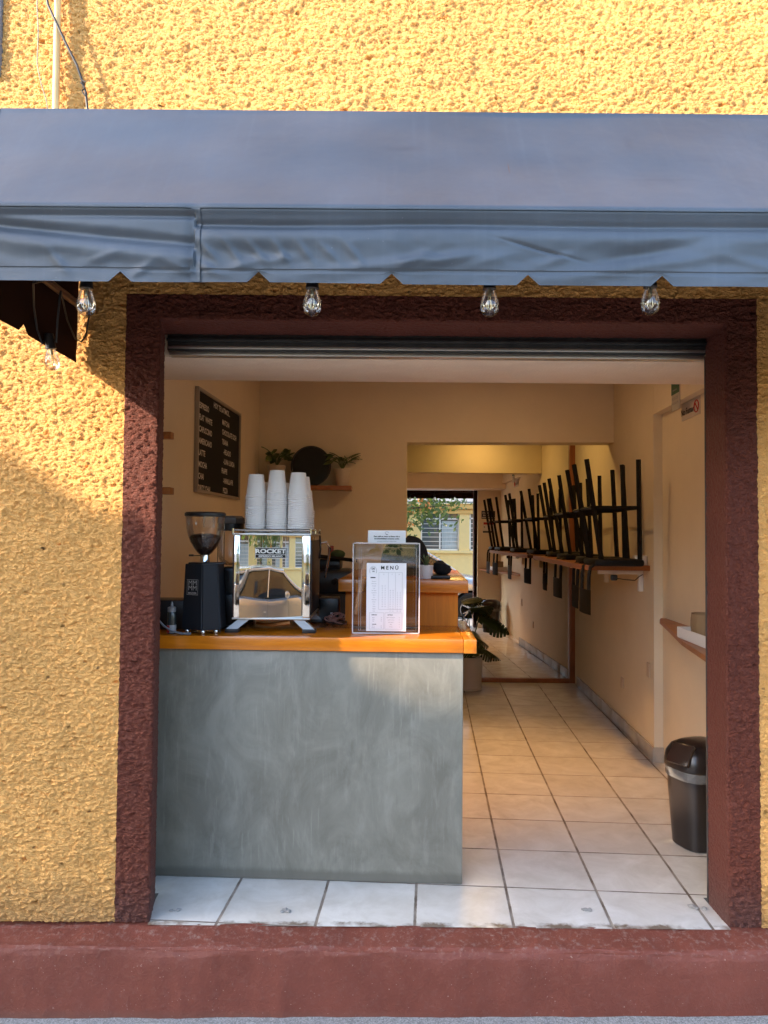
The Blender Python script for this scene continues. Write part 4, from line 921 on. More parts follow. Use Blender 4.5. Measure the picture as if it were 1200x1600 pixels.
def foliage(c, n, spread, h, m, parent, seed, lw=.035, ll=.07, droop=.3):
    random.seed(seed)
    for k in range(n):
        a_ = random.uniform(0, 2 * PI); o_ = spread * random.uniform(.15, 1); hh = h * random.uniform(.5, 1)
        tip = Vector((c[0] + math.cos(a_) * o_, c[1] + math.sin(a_) * o_ * .8, c[2] + hh))
        b = B(); mid = Vector(c).lerp(tip, .5) + Vector((0, 0, .02)); b.tube([c, mid, tip], .0018, 5)
        d = Vector((math.cos(a_), math.sin(a_), random.uniform(-.5, .9))).normalized(); s = d.cross(Vector((0, 0, 1))).normalized(); nn = s.cross(d)
        tw = random.uniform(-.8, .8); s = (s * math.cos(tw) + nn * math.sin(tw)).normalized(); nn = s.cross(d); L = ll * random.uniform(.75, 1.2)
        def f(u, v): wv = math.sin(PI * min(1, v ** .8)) * lw * (u - .5) * 2 * .5; return tip + d * (L * v) + s * wv + nn * (-abs(u - .5) * .25 * lw - droop * L * v * v)
        b.grid(f, 4, 7); b.build('leaf', m, parent)
pA = at(432, 728, YS + .08); plA = thing('shelf_plant', 'small leafy pothos plant left of the black tray on the rear shelf', 'potted plant', (pA.x, YS + .08, zsh))
b = B(); b.lathe([(.045, .001), (.066, .14), (.062, .142)], (pA.x, YS + .08, zsh), 24); b.build('pot', M['pot'], plA)
foliage((pA.x, YS + .08, zsh + .135), 22, .075, .115, M['leaf2'], plA, 5, lw=.05, ll=.06)
pB = at(535, 757, YS + .08); plB = thing('shelf_plant', 'small lily plant with pointed leaves at the right end of the rear shelf', 'potted plant', (pB.x, YS + .08, zsh))
b = B(); b.lathe([(.040, .001), (.042, .003), (.059, .118), (.061, .12), (.057, .12)], (pB.x, YS + .08, zsh), 24); b.build('pot', M['pot'], plB)
foliage((pB.x, YS + .08, zsh + .112), 22, .085, .11, M['leaf2'], plB, 8, lw=.032, ll=.085)

# back-bar clutter seen between machine and box
b = B(RM); b.box(UL + .01, -.25, 2.15, 2.73, .001, .90, bev=.005); tag(b.build('rear_worktop', mat('dark_worktop', (.02, .017, .015), .4)), 'dark worktop against the rear partition behind the counter', 'worktop')
bx = thing('black_appliance', 'bulky black appliance on the rear worktop beside the espresso machine', 'appliance', W(-.42, 2.4, .9))
c_ = at(522, 870, 2.45)
b = B(); b.box(c_.x - .26, c_.x + .13, 2.3, 2.62, .85, c_.z - .08, bev=.03).box(c_.x - .2, c_.x + .05, 2.36, 2.6, c_.z - .09, c_.z - .01, bev=.02); b.build('housing', M['black'], bx)
b = B(); b.tube([(c_.x - .1, 2.31, c_.z + .01), (c_.x + .16, 2.31, c_.z - .02)], .012, 10).tube([(c_.x + .02, 2.3, c_.z - .15), (c_.x + .02, 2.18, c_.z - .15)], .018, 10); b.build('handle', M['blackmetal'], bx)
b = B(); q = at(517, 856, 2.35); b.box(q.x - .018, q.x + .018, 2.33, 2.38, c_.z - .005, c_.z + .075, bev=.006); tag(b.build('red_canister', mat('dull_red', (.22, .03, .02), .5)), 'small red canister on top of the black appliance', 'canister')
b = B(); q = at(527, 872, 2.3); b.grid(lambda u, v: (q.x + .05 * math.cos(2 * PI * u) * math.sin(PI * v), 2.34 + .03 * math.sin(2 * PI * u) * math.sin(PI * v), c_.z + .02 - .03 * math.cos(PI * v)), 20, 12); tag(b.build('green_cloth', mat('dull_green_cloth', (.05, .08, .03), .9, bump=.006, bscale=40)), 'crumpled dull green cloth on the black appliance', 'cloth')

# ------------------------------------------------------------------ mirror on the rear wall
mi = thing('wall_mirror', 'large wall mirror in a reddish wooden frame standing on the floor at the back', 'mirror', (.9, 4.03, 0))
MX0, MX1 = -.3, at(889, 900, 4.03).x; fw = .072; mz = .0625
Mm = Matrix.Translation((MX1, 4.03, 0)) @ Matrix.Rotation(-math.radians(.9), 4, 'Z')
b = B(Mm); b.box(MX0 - MX1, 0, .0, .008, .035, 2.2); b.build('mirror_glass', M['mirror'], mi, smooth=False)
b = B(Mm); b.box(-.001, fw, -.022, .014, .001, 2.25, bev=.003).box(MX0 - MX1, -.002, -.022, .014, .001, .037, bev=.003).box(MX0 - MX1, -.002, -.022, .014, 2.2, 2.25, bev=.003); b.build('frame', M['darkwood'], mi)
# lamp in the passage behind the partition beam (its warm light shows on the yellow walls)
l2 = W(.50, 1.72, 0)
lm2 = thing('ceiling_lamp', 'round warm ceiling lamp above the middle of the tiled shop floor', 'ceiling lamp', (l2.x, l2.y, CE))
b = B(); b.lathe([(.13, CE - .001), (.13, CE - .03), (.12, CE - .034)], (l2.x, l2.y, 0), 32, capt=False); b.build('lamp_body', M['white_paint'], lm2)
spd = bpy.data.lights.new('lamp_light', 'SPOT'); spd.energy = 27; spd.color = (1, .52, .17); spd.spot_size = math.radians(66); spd.spot_blend = 1; spd.shadow_soft_size = .06
spo = bpy.data.objects.new('lamp_light', spd); C.objects.link(spo); spo.parent = lm2; spo.location = (0, 0, -.05)
b = B(); b.lathe([(.118, CE - .036), (.118, CE - .030)], (l2.x, l2.y, 0), 32); b.build('diffuser', mat('warm_diffuser_front', (1, .60, .27), .5, emit=5), lm2)
lm = thing('ceiling_lamp', 'round warm ceiling lamp hidden above the passage in front of the mirror', 'ceiling lamp', W(.75, 3.35, CE))
b = B(); c_ = W(.75, 3.35, 0); b.lathe([(.13, CE - .001), (.13, CE - .03), (.12, CE - .034)], (c_.x, c_.y, 0), 32, capt=False); b.build('lamp_body', M['white_paint'], lm)
b = B(); b.lathe([(.118, CE - .036), (.118, CE - .030)], (c_.x, c_.y, 0), 32); b.build('diffuser', mat('warm_diffuser', (1, .62, .20), .5, emit=7), lm)

# ------------------------------------------------------------------ wall bar with upturned stools
nR = nL
def onright(x, y, off=0): return onplane(x, y, W(UR - off, 0), nR)
e0 = onright(1016, 886); vS0 = e0.dot(vdir); zS = onright(1016, 884).z
bar = thing('wall_bar', 'long varnished wooden bar shelf on the right wall carrying upturned stools', 'bar shelf', W(UR, 3, zS - .03))
SD = .385
b = B(RM)
cor = [(UR - .001, vS0), (UR - SD + .05, vS0), (UR - SD + .015, vS0 + .015), (UR - SD, vS0 + .05), (UR - SD, 3.97), (UR - .001, 3.97)]
b.slab([(x, y, zS - .03) for x, y in cor], (0, 0, .03)); b.build('plank', M['shelfwood'], bar, smooth=False)
for k, vv in enumerate((vS0 + .13, 2.9, 3.7)):
    b = B(RM); b.box(UR - .27, UR - .001, vv, vv + .03, zS - .058, zS - .031, bev=.003).box(UR - .03, UR - .001, vv, vv + .03, zS - .16, zS - .058, bev=.003); b.build('bracket', M['white_paint'], bar)
def make_stool():
    r = thing('bar_stool', 'black metal bar stool', 'bar stool', (0, 0, 0), 0, 'bar stools upturned on the wall bar')
    # stands upside down: seat at the bottom, legs up, back plate hanging at -x
    b = B(); b.box(-.150, .128, -.14, .14, .0, .040, bev=.014); b.build('seat', M['blackmetal'], r)
    for sx_ in (-1, 1):
        for sy_ in (-1, 1):
            b = B(); t0 = Vector((sx_ * .108, sy_ * .115, .036)); t1 = Vector((-.200 if sx_ < 0 else .088, sy_ * .155, .60))
            b.tube([t0, t1], .0140, 4); b.build('leg', M['blackmetal'], r)
    b = B(); f = .52
    P4 = [Vector((-.160, -.138, .33)), Vector((.097, -.138, .33)), Vector((.097, .138, .33)), Vector((-.160, .138, .33))]
    for i in range(4): b.tube([P4[i], P4[(i + 1) % 4]], .010, 4)
    b.build('footrest', M['blackmetal'], r)
    for y in (-.08, .08):
        b = B(); b.tube([(-.10, y, .016), (-.135, y, .012), (-.160, y, -.008), (-.168, y, -.05), (-.172, y, -.23)], .0105, 6); b.build('back_tube', M['blackmetal'], r)
    b = B(); b.grid(lambda u, v: (-.184 + .012 * (2 * u - 1) ** 2, -.135 + .27 * u, -.135 - .14 * v), 12, 4); b2 = B(); bmesh.ops.solidify(b.bm, geom=b.bm.faces[:], thickness=.008); b.build('backrest', M['blackmetal'], r)
    return r
st = make_stool()
def dv(pa, pb): return ((onplane(pa, 930, W(UR - SD - .035, 0), nR).dot(vdir)) + (onplane(pb, 930, W(UR - SD - .035, 0), nR).dot(vdir))) / 2
for i, (vv, rz, lab) in enumerate(((dv(917, 898), .03, 'black stool upturned on the bar, nearest the entrance'), (dv(901, 883), -.05, 'black stool upturned on the bar, crowded behind the nearest one'),
                           (dv(875, 861), .06, 'black stool upturned on the bar, second from the mirror'), (dv(855, 841), -.03, 'black stool upturned on the bar right beside the mirror'))):
    o = st if i == 0 else copy_tree(st)
    p = W(*((1.232, 1.88), (1.250, 2.24), (1.27, 2.99), (1.295, 3.70))[i], zS + .001); o.location = p; o.rotation_euler = (0, 0, -A + rz); o['label'] = lab
# junction box and charger
q = onright(1010, 875, .04)
b = B(RM); vq = q.dot(vdir); b.box(UR - .075, UR - .005, vS0 + .04, vS0 + .10, zS + .001, zS + .058, bev=.005); tag(b.build('socket_box', M['white_paint']), 'small white socket box at the near end of the wall bar', 'socket box')
b = B(RM); b.box(UR - .20, UR - .16, vS0 + .10, vS0 + .125, zS - .095, zS - .06, bev=.008).tube([(UR - .17, vS0 + .11, zS - .08), (UR - .12, vS0 + .10, zS - .088), (UR - .06, vS0 + .10, zS - .092), (UR - .04, vS0 + .09, zS - .07), (UR - .02, vS0 + .08, zS - .055)], .0028, 6)
tag(b.build('charger', M['black']), 'black charger with a short cable hanging under the wall bar', 'charger')
# near shelf in the recess
UR2 = UR + .05
zN = onplane(1022, 966, W(UR - .02, 0), nR).z; vN = 1.80
b = B(RM); b.slab([(UR2 - .001, .30, zN - .022), (UR2 - .30, .30, zN - .022), (UR2 - .22, .9, zN - .022), (UR2 - .13, 1.35, zN - .022), (UR2 - .055, vN - .06, zN - .022), (UR2 - .03, vN, zN - .022), (UR2 - .001, vN, zN - .022)], (0, 0, .022))
tag(b.build('recess_shelf', M['shelfwood'], smooth=False), 'low tapering wooden shelf on the right wall above the bin', 'shelf')
tx = thing('white_tray', 'small white card tray holding a brown paper bag on the low shelf', 'tray', W(1.37, .85, zN))
cA = onplane(1062, 972, W(1.30, 0), nR); va = cA.dot(vdir)
b = B(RM); b.box(1.29, 1.45, va - .42, va, zN + .001, zN + .006).box(1.288, 1.293, va - .42, va, zN + .006, zN + .05).box(1.447, 1.452, va - .42, va, zN + .006, zN + .05).box(1.293, 1.447, va - .005, va, zN + .006, zN + .05); b.build('card_tray', mat('white_card', (.70, .68, .66), .6), tx)
b = B(RM); b.grid(lambda u, v: (1.37 + (.062 + .006 * noise.noise(Vector((u * 8, v * 5, 0)))) * (math.cos(2 * PI * u)) * (1 if v < .99 else 0.98), va - .14 + .09 * math.sin(2 * PI * u), zN + .007 + .115 * v + .008 * noise.noise(Vector((u * 6, 2, v))) * v), 28, 8)
tag(b.build('paper_bag', mat('kraft_paper', (.26, .17, .09), .8, bump=.004, bscale=30)), 'open brown paper bag standing in the white card tray', 'paper bag')
# bin
bp = fl(1079, 1322); bnn = thing('swing_bin', 'black plastic swing-lid bin with a clear liner showing, just inside the door', 'bin', (bp.x + .03, bp.y + .12, 0))
bcx, bcy = at(1094, 1240, .66).x + .0, .66
def sq(r, n=36, p=3.2, sx=1.0, sy=.85):
    out = []
    for k in range(n):
        a_ = 2 * PI * k / n; c_, s_ = math.cos(a_), math.sin(a_); q_ = (abs(c_) ** p + abs(s_) ** p) ** (-1 / p); out.append((r * q_ * c_ * sx, r * q_ * s_ * sy))
    return out
def stackrings(b, levels, cx, cy, rz=0):
    rings = []
    ca, sa = math.cos(rz), math.sin(rz)
    for r, z in levels: rings.append([b.bm.verts.new((cx + x * ca - y * sa, cy + x * sa + y * ca, z)) for x, y in sq(r)])
    n = len(rings[0])
    for i in range(len(rings) - 1):
        for k in range(n): b.bm.faces.new((rings[i][k], rings[i][(k + 1) % n], rings[i + 1][(k + 1) % n], rings[i + 1][k]))
    b.bm.faces.new(rings[0][::-1]); b.bm.faces.new(rings[-1]); return b
M['binplastic'] = mat('black_bin_plastic', (.018, .014, .013), .28)
b = B(); stackrings(b, [(.098, .001), (.103, .006), (.124, .30), (.126, .315)], bcx, bcy, .35); b.build('bin_body', M['binplastic'], bnn)
b = B(); stackrings(b, [(.1275, .285), (.129, .29), (.1285, .318), (.1275, .322)], bcx, bcy, .35); b.build('bin_liner', mat('cloudy_liner', (.13, .125, .12), .25, bump=.004, bscale=50), bnn)
b = B(); stackrings(b, [(.131, .323), (.134, .330), (.133, .350), (.126, .385), (.108, .412), (.075, .428), (.03, .434)], bcx, bcy, .35); b.build('lid', M['binplastic'], bnn)
b = B(Matrix.Translation((bcx - .100, bcy - .062, .384)) @ Matrix.Rotation(-1.0, 4, 'Z') @ Matrix.Rotation(.95, 4, 'X')); b.box(-.050, .050, -.045, .045, -.004, .020, bev=.007); b.build('flap', mat('brown_black_flap', (.035, .020, .015), .2), bnn)
# outlets and signs on the right wall
for i, (x, y, lab, w_, h_) in enumerate(((972, 1066, 'cream socket plate low on the right wall, the farther of two', .045, .07), (1013, 1046, 'cream socket plate on the right wall beside the recess', .045, .085))):
    p = onright(x, y); vv = p.dot(vdir)
    b = B(RM); b.box(UR - .008, UR - .0005, vv - w_, vv + w_ * .3, p.z - h_ / 2, p.z + h_ / 2, bev=.003).box(UR - .0095, UR - .008, vv - w_ * .7, vv, p.z - h_ * .25, p.z + h_ * .25, bev=.0005); tag(b.build('wall_socket', mat('cream_plastic', (.62, .50, .36), .5)), lab, 'wall socket')
p = onright(1057, 605); vv = p.dot(vdir)
ex = thing('exit_sign', 'small green and white safety sign high on the right wall', 'sign', W(UR, vv, p.z))
b = B(RM); b.box(UR - .006, UR - .0005, vv - .06, vv + .06, p.z - .12, p.z + .06, bev=.001); b.build('sign_plate', mat('sign_white', (.50, .46, .38), .5), ex)
b = B(RM); b.box(UR - .008, UR - .006, vv - .058, vv + .058, p.z - .035, p.z + .058); b.build('green_panel', M['green'], ex)
b = B(); fm = frame_at(W(UR - .0088, vv, p.z - .06), -vdir, (0, 0, 1)); b.addme(text('RUTA DE', .022), fm); b.addme(text('EVACUACIÓN', .017), frame_at(W(UR - .0088, vv, p.z - .085), -vdir, (0, 0, 1)))
b.box(-.03, .03, .022, .028, 0, .001, M=fm @ Matrix.Translation((0, .05, 0)) @ Matrix.Translation((0, -.03, 0))) ; b.build('sign_lettering', M['greyink'], ex, smooth=False)
nR2 = W(UR2, 0)
p = onplane(1080, 639, nR2, nR); vv = p.dot(vdir)
ns = thing('no_smoking_sign', 'white no smoking notice with a red ring on the recessed right wall', 'sign', W(UR2, vv, p.z))
b = B(RM); b.box(UR2 - .004, UR2 - .0005, vv - .13, vv + .13, p.z - .045, p.z + .045); b.build('sign_plate', mat('sign_cream', (.58, .52, .46), .5), ns)
b = B(); b.addme(text('No Fumar', .048, .95, .0008), frame_at(W(UR2 - .006, vv + .04, p.z - .004), -vdir, (0, 0, 1))); b.build('sign_lettering', M['ink'], ns, smooth=False)
b = B(); cc_ = W(UR2 - .006, vv - .088, p.z); b.tube([cc_ + vdir * (.03 * math.cos(a_)) + Vector((0, 0, .03 * math.sin(a_))) for a_ in [i * PI / 10 for i in range(21)]], .003, 5); b.tube([cc_ + vdir * .02 + Vector((0, 0, .02)), cc_ - vdir * .02 - Vector((0, 0, .02))], .003, 5); b.build('ring', M['red'], ns)
# posters on the inside of the front wall (seen in the mirror)
def poster(x0, x1, z0, z1, lab, cols, words_, cat='poster'):
    t = thing('wall_notice', lab, cat, ((x0 + x1) / 2, .25, z0)); y = .2405
    b = B(); b.box(x0, x1, y, y + .002, z0, z1); b.build('notice_sheet', cols[0], t, smooth=False)
    for (fx0, fx1, fz0, fz1, m) in cols[1]:
        b = B(); b.box(x0 + (x1 - x0) * fx0, x0 + (x1 - x0) * fx1, y + .0022, y + .003, z0 + (z1 - z0) * fz0, z0 + (z1 - z0) * fz1); b.build('colour_field', m, t, smooth=False)
    b = B()
    for s_, fx, fz, sz in words_: b.addme(text(s_, sz, 1, .0008), frame_at((x0 + (x1 - x0) * fx, y + .0034, z0 + (z1 - z0) * fz), (-1, 0, 0), (0, 0, 1)))
    b.build('notice_lettering', cols[2], t, smooth=False)
M['swhite'] = mat('sign_plain_white', (.7, .66, .6), .5)
poster(1.245, 1.435, 1.52, 1.63, 'dark blue notice with a white hand on the inside front wall', (M['navy'], [(.03, .97, .12, .2, M['swhite'])], M['swhite']), [('EN ESTE', .35, .72, .03), ('LUGAR', .35, .42, .03)])
poster(1.26, 1.42, 1.32, 1.485, 'white notice with red letters below the blue one', (M['swhite'], [(.08, .92, .72, .92, M['red']), (.03, .97, .03, .18, M['navy'])], M['ink']), [('•  •  •', .5, .5, .06)])

# ------------------------------------------------------------------ monstera
pm = fl(733, 1068); mo = thing('monstera_plant', 'monstera with large split leaves in a cream pot in front of the mirror', 'potted plant', (pm.x - .01, pm.y, 0))
mx, my_ = pm.x - .015, 3.72
b = B(); b.lathe([(.085, .001), (.092, .004), (.094, .012), (.086, .02), (.098, .25), (.102, .255), (.102, .275), (.094, .275), (.09, .25)], (mx, my_, 0), 32); b.build('pot', M['pot'], mo)
b = B(); b.lathe([(.09, .25), (.05, .262)], (mx, my_, 0), 20); b.build('soil', mat('soil', (.02, .014, .01), .9), mo)
def mleaf(base, tip, roll, L, Wd):
    base, tip = Vector(base), Vector(tip); d = (tip - base).normalized(); s = d.cross(Vector((0, 0, 1))).normalized(); nn = s.cross(d)
    s = (s * math.cos(roll) + nn * math.sin(roll)).normalized(); nn = s.cross(d)
    b = B(); ribs = 9
    for side in (-1, 1):
        for k in range(ribs):
            t0, t1 = k / ribs, (k + .78) / ribs
            def prof_(t): return Wd * (math.sin(PI * min(1, (t * .92 + .08))) ** .75) * .5
            pts = []
            def P_(t, w_): 
                q_ = base + d * (L * t + w_ * .35) + s * side * w_; q_ += nn * (-1.2 * w_ * w_ / Wd - .5 * L * t * t * .5); return q_
            a0, a1 = P_(t0, 0), P_((k + 1) / ribs, 0); b0, b1 = P_(t0, prof_(t0 + .02) * .45), P_((k + 1) / ribs * .995, prof_(t1) * .45); c0_, c1_ = P_(t0 + .01, prof_(t0 + .04)), P_(t1, prof_(t1) * .96)
            b.poly([a0, b0, b1, a1]); b.poly([b0, c0_, c1_, b1])
    return b
top = Vector((mx, my_, .26))
leaves = [((.0, -.10, .50), (-.04, -.45, .56), .2, .26, .24), ((.06, -.05, .60), (.36, -.16, .50), 1.15, .34, .20), ((.02, -.05, .44), (.30, -.25, .22), .7, .30, .24), ((-.05, -.1, .42), (.05, -.45, .34), -.2, .26, .24),
          ((-.08, -.02, .58), (-.35, -.12, .52), -.4, .28, .24), ((.07, -.02, .36), (.24, -.05, .30), .3, .24, .22), ((-.02, .03, .66), (.18, -.05, .74), .5, .26, .22)]
for i, (a_, t_, r_, L, Wd) in enumerate(leaves):
    q = Vector((mx, my_, 0)) + Vector(a_); q2 = Vector((mx, my_, 0)) + Vector(t_)
    b = B(); b.tube([top, top.lerp(q, .5) + Vector((0, 0, .04)), q], [.006, .005, .0035], 6); sm_ = b.build('stem', M['leaf'], mo)
    mleaf(q, q2, r_, L * .84, Wd * .84).build('leaf', M['leaf'], mo)

# ------------------------------------------------------------------ trees
def leafmesh(name, pts, size, seed, m, parent):
    rg = np.random.default_rng(seed); n = len(pts); pts = np.asarray(pts)
    d = rg.normal(size=(n, 3)); d /= np.linalg.norm(d, axis=1)[:, None]; e = rg.normal(size=(n, 3)); s = np.cross(d, e); s /= np.linalg.norm(s, axis=1)[:, None]
    L = size * rg.uniform(.7, 1.3, n)[:, None]; V = np.stack([pts - d * L * .5, pts + s * L * .28, pts + d * L * .5, pts - s * L * .28], 1).reshape(-1, 3)
    me = bpy.data.meshes.new(name); me.from_pydata(V.tolist(), [], [(4 * i, 4 * i + 1, 4 * i + 2, 4 * i + 3) for i in range(n)]); me.update()
    return link(name, me, m, parent, smooth=False)
def leafmat(name, c1, c2):
    m = bpy.data.materials.new(name); m.use_nodes = True; t = m.node_tree; p = t.nodes['Principled BSDF']; g = N(t, 'ShaderNodeNewGeometry')
    tc = N(t, 'ShaderNodeTexCoord'); n = N(t, 'ShaderNodeTexNoise', i_Scale=1.5, i_Detail=2.0); t.links.new(tc.outputs['Object'], n.inputs[0])
    r = math_(t, 'ADD', math_(t, 'MULTIPLY', g.outputs['Random Per Island'], .7), math_(t, 'MULTIPLY', n.outputs[0], .3))
    t.links.new(mixc(t, r, c1, c2), p.inputs['Base Color']); p.inputs['Roughness'].default_value = .5
    tl = N(t, 'ShaderNodeBsdfTranslucent'); tl.inputs[0].default_value = (c2[0] * 1.2, c2[1] * 1.4, c2[2], 1); ms = N(t, 'ShaderNodeMixShader'); ms.inputs[0].default_value = .25
    t.links.new(p.outputs[0], ms.inputs[1]); t.links.new(tl.outputs[0], ms.inputs[2]); t.links.new(ms.outputs[0], t.nodes['Material Output'].inputs[0]); return m
M['bark'] = mat('grey_bark', (.11, .085, .06), .9, bump=.02, bscale=14, var=.3)
def clumps(c, R, n, seed, per, rr, keep=None, sz=1.0):
    rg = np.random.default_rng(seed); out = []
    u = rg.normal(size=(n, 3)); u /= np.linalg.norm(u, axis=1)[:, None]; rad = rg.uniform(.25, 1, n) ** (1 / 2.2)
    cs_ = np.array(c) + u * rad[:, None] * np.array(R)
    for q in cs_: out.append(q + rg.normal(size=(per, 3)) * rr)
    out = np.concatenate(out)
    if keep is not None: out = out[keep(out)]
    return out, cs_
GAP = [(-2.6, 1.95), (-1.31, 1.48), (-.9, 1.26), (-.76, 1.14), (-.35, 1.00), (.12, .95), (.34, 1.1), (-.30, 2.0), (-1.6, 2.5), (-2.8, 2.7)]  # outline of the wanted sun patch on the facade, kept free of leaves
def inpoly(x, z, P_):
    ins = np.zeros(len(x), bool); j = len(P_) - 1
    for i in range(len(P_)):
        xi, zi = P_[i]; xj, zj = P_[j]
        ins ^= ((zi > z) != (zj > z)) & (x < (xj - xi) * (z - zi) / (zj - zi + 1e-9) + xi); j = i
    return ins
def keep(o):                                # leaves cut away along the sun's path to shape the sunlit patch
    x = o[:, 0] - SUN.x * o[:, 1]; z = o[:, 2] - SUN.z * o[:, 1] * -1 * -1
    z = o[:, 2] + SUN.z * (-o[:, 1])
    k = ~inpoly(x, z, GAP) & (z < 2.34)
    for cx, cz, r in ((-.98, -.20, .10), (-1.4, -.15, .16), (-.52, -.22, .07)): k &= (x - cx) ** 2 + ((z - cz) * 1.2) ** 2 > r * r
    return k
tc_ = Vector((-6.5, -3.0, 6.2))  # unseen tree set in the sun's path as an occluder for the facade
stt = thing('shading_tree', 'unseen leafy tree left of the cafe, its crown shaped to shade the facade', 'tree', (-6.9, -2.7, -.3))
pts, cs_ = clumps(tc_, (3.0, 1.3, 3.3), 400, 17, 56, .30, keep)
leafmesh('crown', pts, .27, 12, leafmat('plane_leaf', (.035, .07, .02), (.10, .14, .04)), stt)
b = B(); b.tube([(-6.9, -2.7, -.35), (-6.95, -2.75, 1.5), (-6.8, -2.8, 3.2)], [.20, .15, .12], 12)
for q in [q for q in cs_[:16] if keep(np.array([q]))[0] and keep(np.array([(Vector(q) + Vector((-6.8, -2.8, 3.1))) / 2]))[0]]: b.tube([(-6.8, -2.8, 3.1), (Vector(q) + Vector((-6.8, -2.8, 3.1))) / 2 + Vector((0, 0, .2)), q], [.06, .035, .012], 6)
b.build('trunk', M['bark'], stt)
ot = thing('flowering_tree', 'low spreading tree with orange blossom across the street, seen in the mirror', 'tree', (-.9, -9.9, -.3))
pts, cs_ = clumps((-.15, -9.3, 2.75), (1.95, 1.2, 1.65), 150, 21, 26, .2)
leafmesh('crown', pts, .14, 22, leafmat('ficus_leaf', (.03, .07, .02), (.14, .19, .05)), ot)
rg = np.random.default_rng(5); fp = cs_[rg.choice(len(cs_), 40)] + rg.normal(size=(40, 3)) * .2
fp = np.repeat(fp, 9, 0) + rg.normal(size=(360, 3)) * .07; leafmesh('blossom', fp, .10, 6, mat('orange_blossom', (.65, .25, .07), .6), ot)
b = B(); b.tube([(-.9, -9.9, -.3), (-.85, -9.8, .9), (-.75, -9.6, 2.0)], [.14, .11, .09], 10)
for q in cs_[:10]: b.tube([(-.75, -9.6, 1.95), (Vector(q) + Vector((-.75, -9.6, 1.95))) / 2, q], [.05, .03, .01], 6)
b.build('trunk', M['bark'], ot)

# ------------------------------------------------------------------ house across the street
hs = thing('yellow_house', 'low yellow house with white barred windows across the street, seen in the mirror', 'house', (0, -11.3, -.3))
M['hy'] = mat('pale_yellow_paint', (.82, .62, .27), .7, bump=.002, bscale=30, var=.04); M['hy2'] = mat('deep_yellow_paint', (.74, .46, .15), .7)
HY = -11.2
def hx(p): return (p - 600) * (2.46 + 8.06 + 11.2) / 1150 - .20
def hzz(p): return 1.28 - (p - 837) * 21.7 / 1150
M['wframe'] = mat('white_window_frame', (.75, .76, .76), .5); M['wpane'] = mat('window_glass', (.10, .13, .15), .05, spec=.9, coat=.3); M['curtain'] = mat('pale_curtain', (.45, .52, .56), .8, var=.2, vscale=20, stretch=(4, 1, .2))
wins = [(hx(643), hx(703), hzz(860), hzz(798)), (hx(719), hx(762), hzz(860), hzz(797)), (hx(540), hx(610), hzz(860), hzz(797)), (hx(440), hx(500), hzz(860), hzz(797)), (hx(790), hx(850), hzz(860), hzz(797))]
xs = sorted([(a, c) for a, c, _, _ in wins]); b = B(); zw0, zw1 = hzz(860), hzz(797); top = hzz(788)
b.box(-12, 12, HY - 3, HY, -.3, zw0); b.box(-12, 12, HY - 3, HY, zw1, top)
cur = -12
for a_, c_ in xs: b.box(cur, a_, HY - .25, HY, zw0, zw1); cur = c_
b.box(cur, 12, HY - .25, HY, zw0, zw1); b.build('wall', M['hy'], hs, smooth=False)
b = B(); b.box(-12, 12, HY, HY + .07, zw0 - .09, zw0 - .001, bev=.01); b.build('sill_band', M['hy'], hs)
b = B(); b.box(-12, 12, HY, HY + .14, top - .14, top + .02, bev=.02).box(-12, 12, HY, HY + .05, top - .28, top - .15, bev=.01); b.build('cornice', M['hy2'], hs)
b = B(); b.slab([(-12, HY + .2, top + .02), (12, HY + .2, top + .02), (12, HY - 2.5, top + 1.5), (-12, HY - 2.5, top + 1.5)], (0, 0, .06)); b.build('roof', mat('grey_roof_sheet', (.30, .30, .29), .8, bump=.02, bscale=8), hs)
for i, (a_, c_, z0, z1) in enumerate(wins):
    b = B(); t_ = .04; yy = HY - .10
    b.box(a_, c_, yy, yy + .05, z0, z0 + t_).box(a_, c_, yy, yy + .05, z1 - t_, z1).box(a_, a_ + t_, yy, yy + .05, z0, z1).box(c_ - t_, c_, yy, yy + .05, z0, z1).box((a_ + c_) / 2 - .02, (a_ + c_) / 2 + .02, yy, yy + .05, z0, z1).box(a_, c_, yy, yy + .05, z1 - .26, z1 - .22)
    for k in range(1, 7): zz = z0 + (z1 - .26 - z0) * k / 7; b.box(a_, c_, yy + .01, yy + .03, zz - .008, zz + .008)
    wf = b.build('window', M['wframe'], hs, smooth=False)
    b = B(); b.box(a_, c_, yy - .03, yy - .02, z0, z1); b.build('pane', M['wpane'], wf, smooth=False)
    b = B(); b.box(a_ + (c_ - a_) * .55, c_, yy - .018, yy - .012, z0 + .05, z1 - .3); b.build('curtain', M['curtain'], wf, smooth=False)
nb_ = thing('far_house', 'plain ochre two storey house beyond the low yellow house', 'house', (-16, -14, -.3))
b = B(); b.box(-26, -12.2, -20, -11.6, -.3, 5.2).box(12.2, 26, -20, -11.9, -.3, 4.6); b.build('wall', mat('ochre_wall', (.50, .36, .2), .8), nb_)

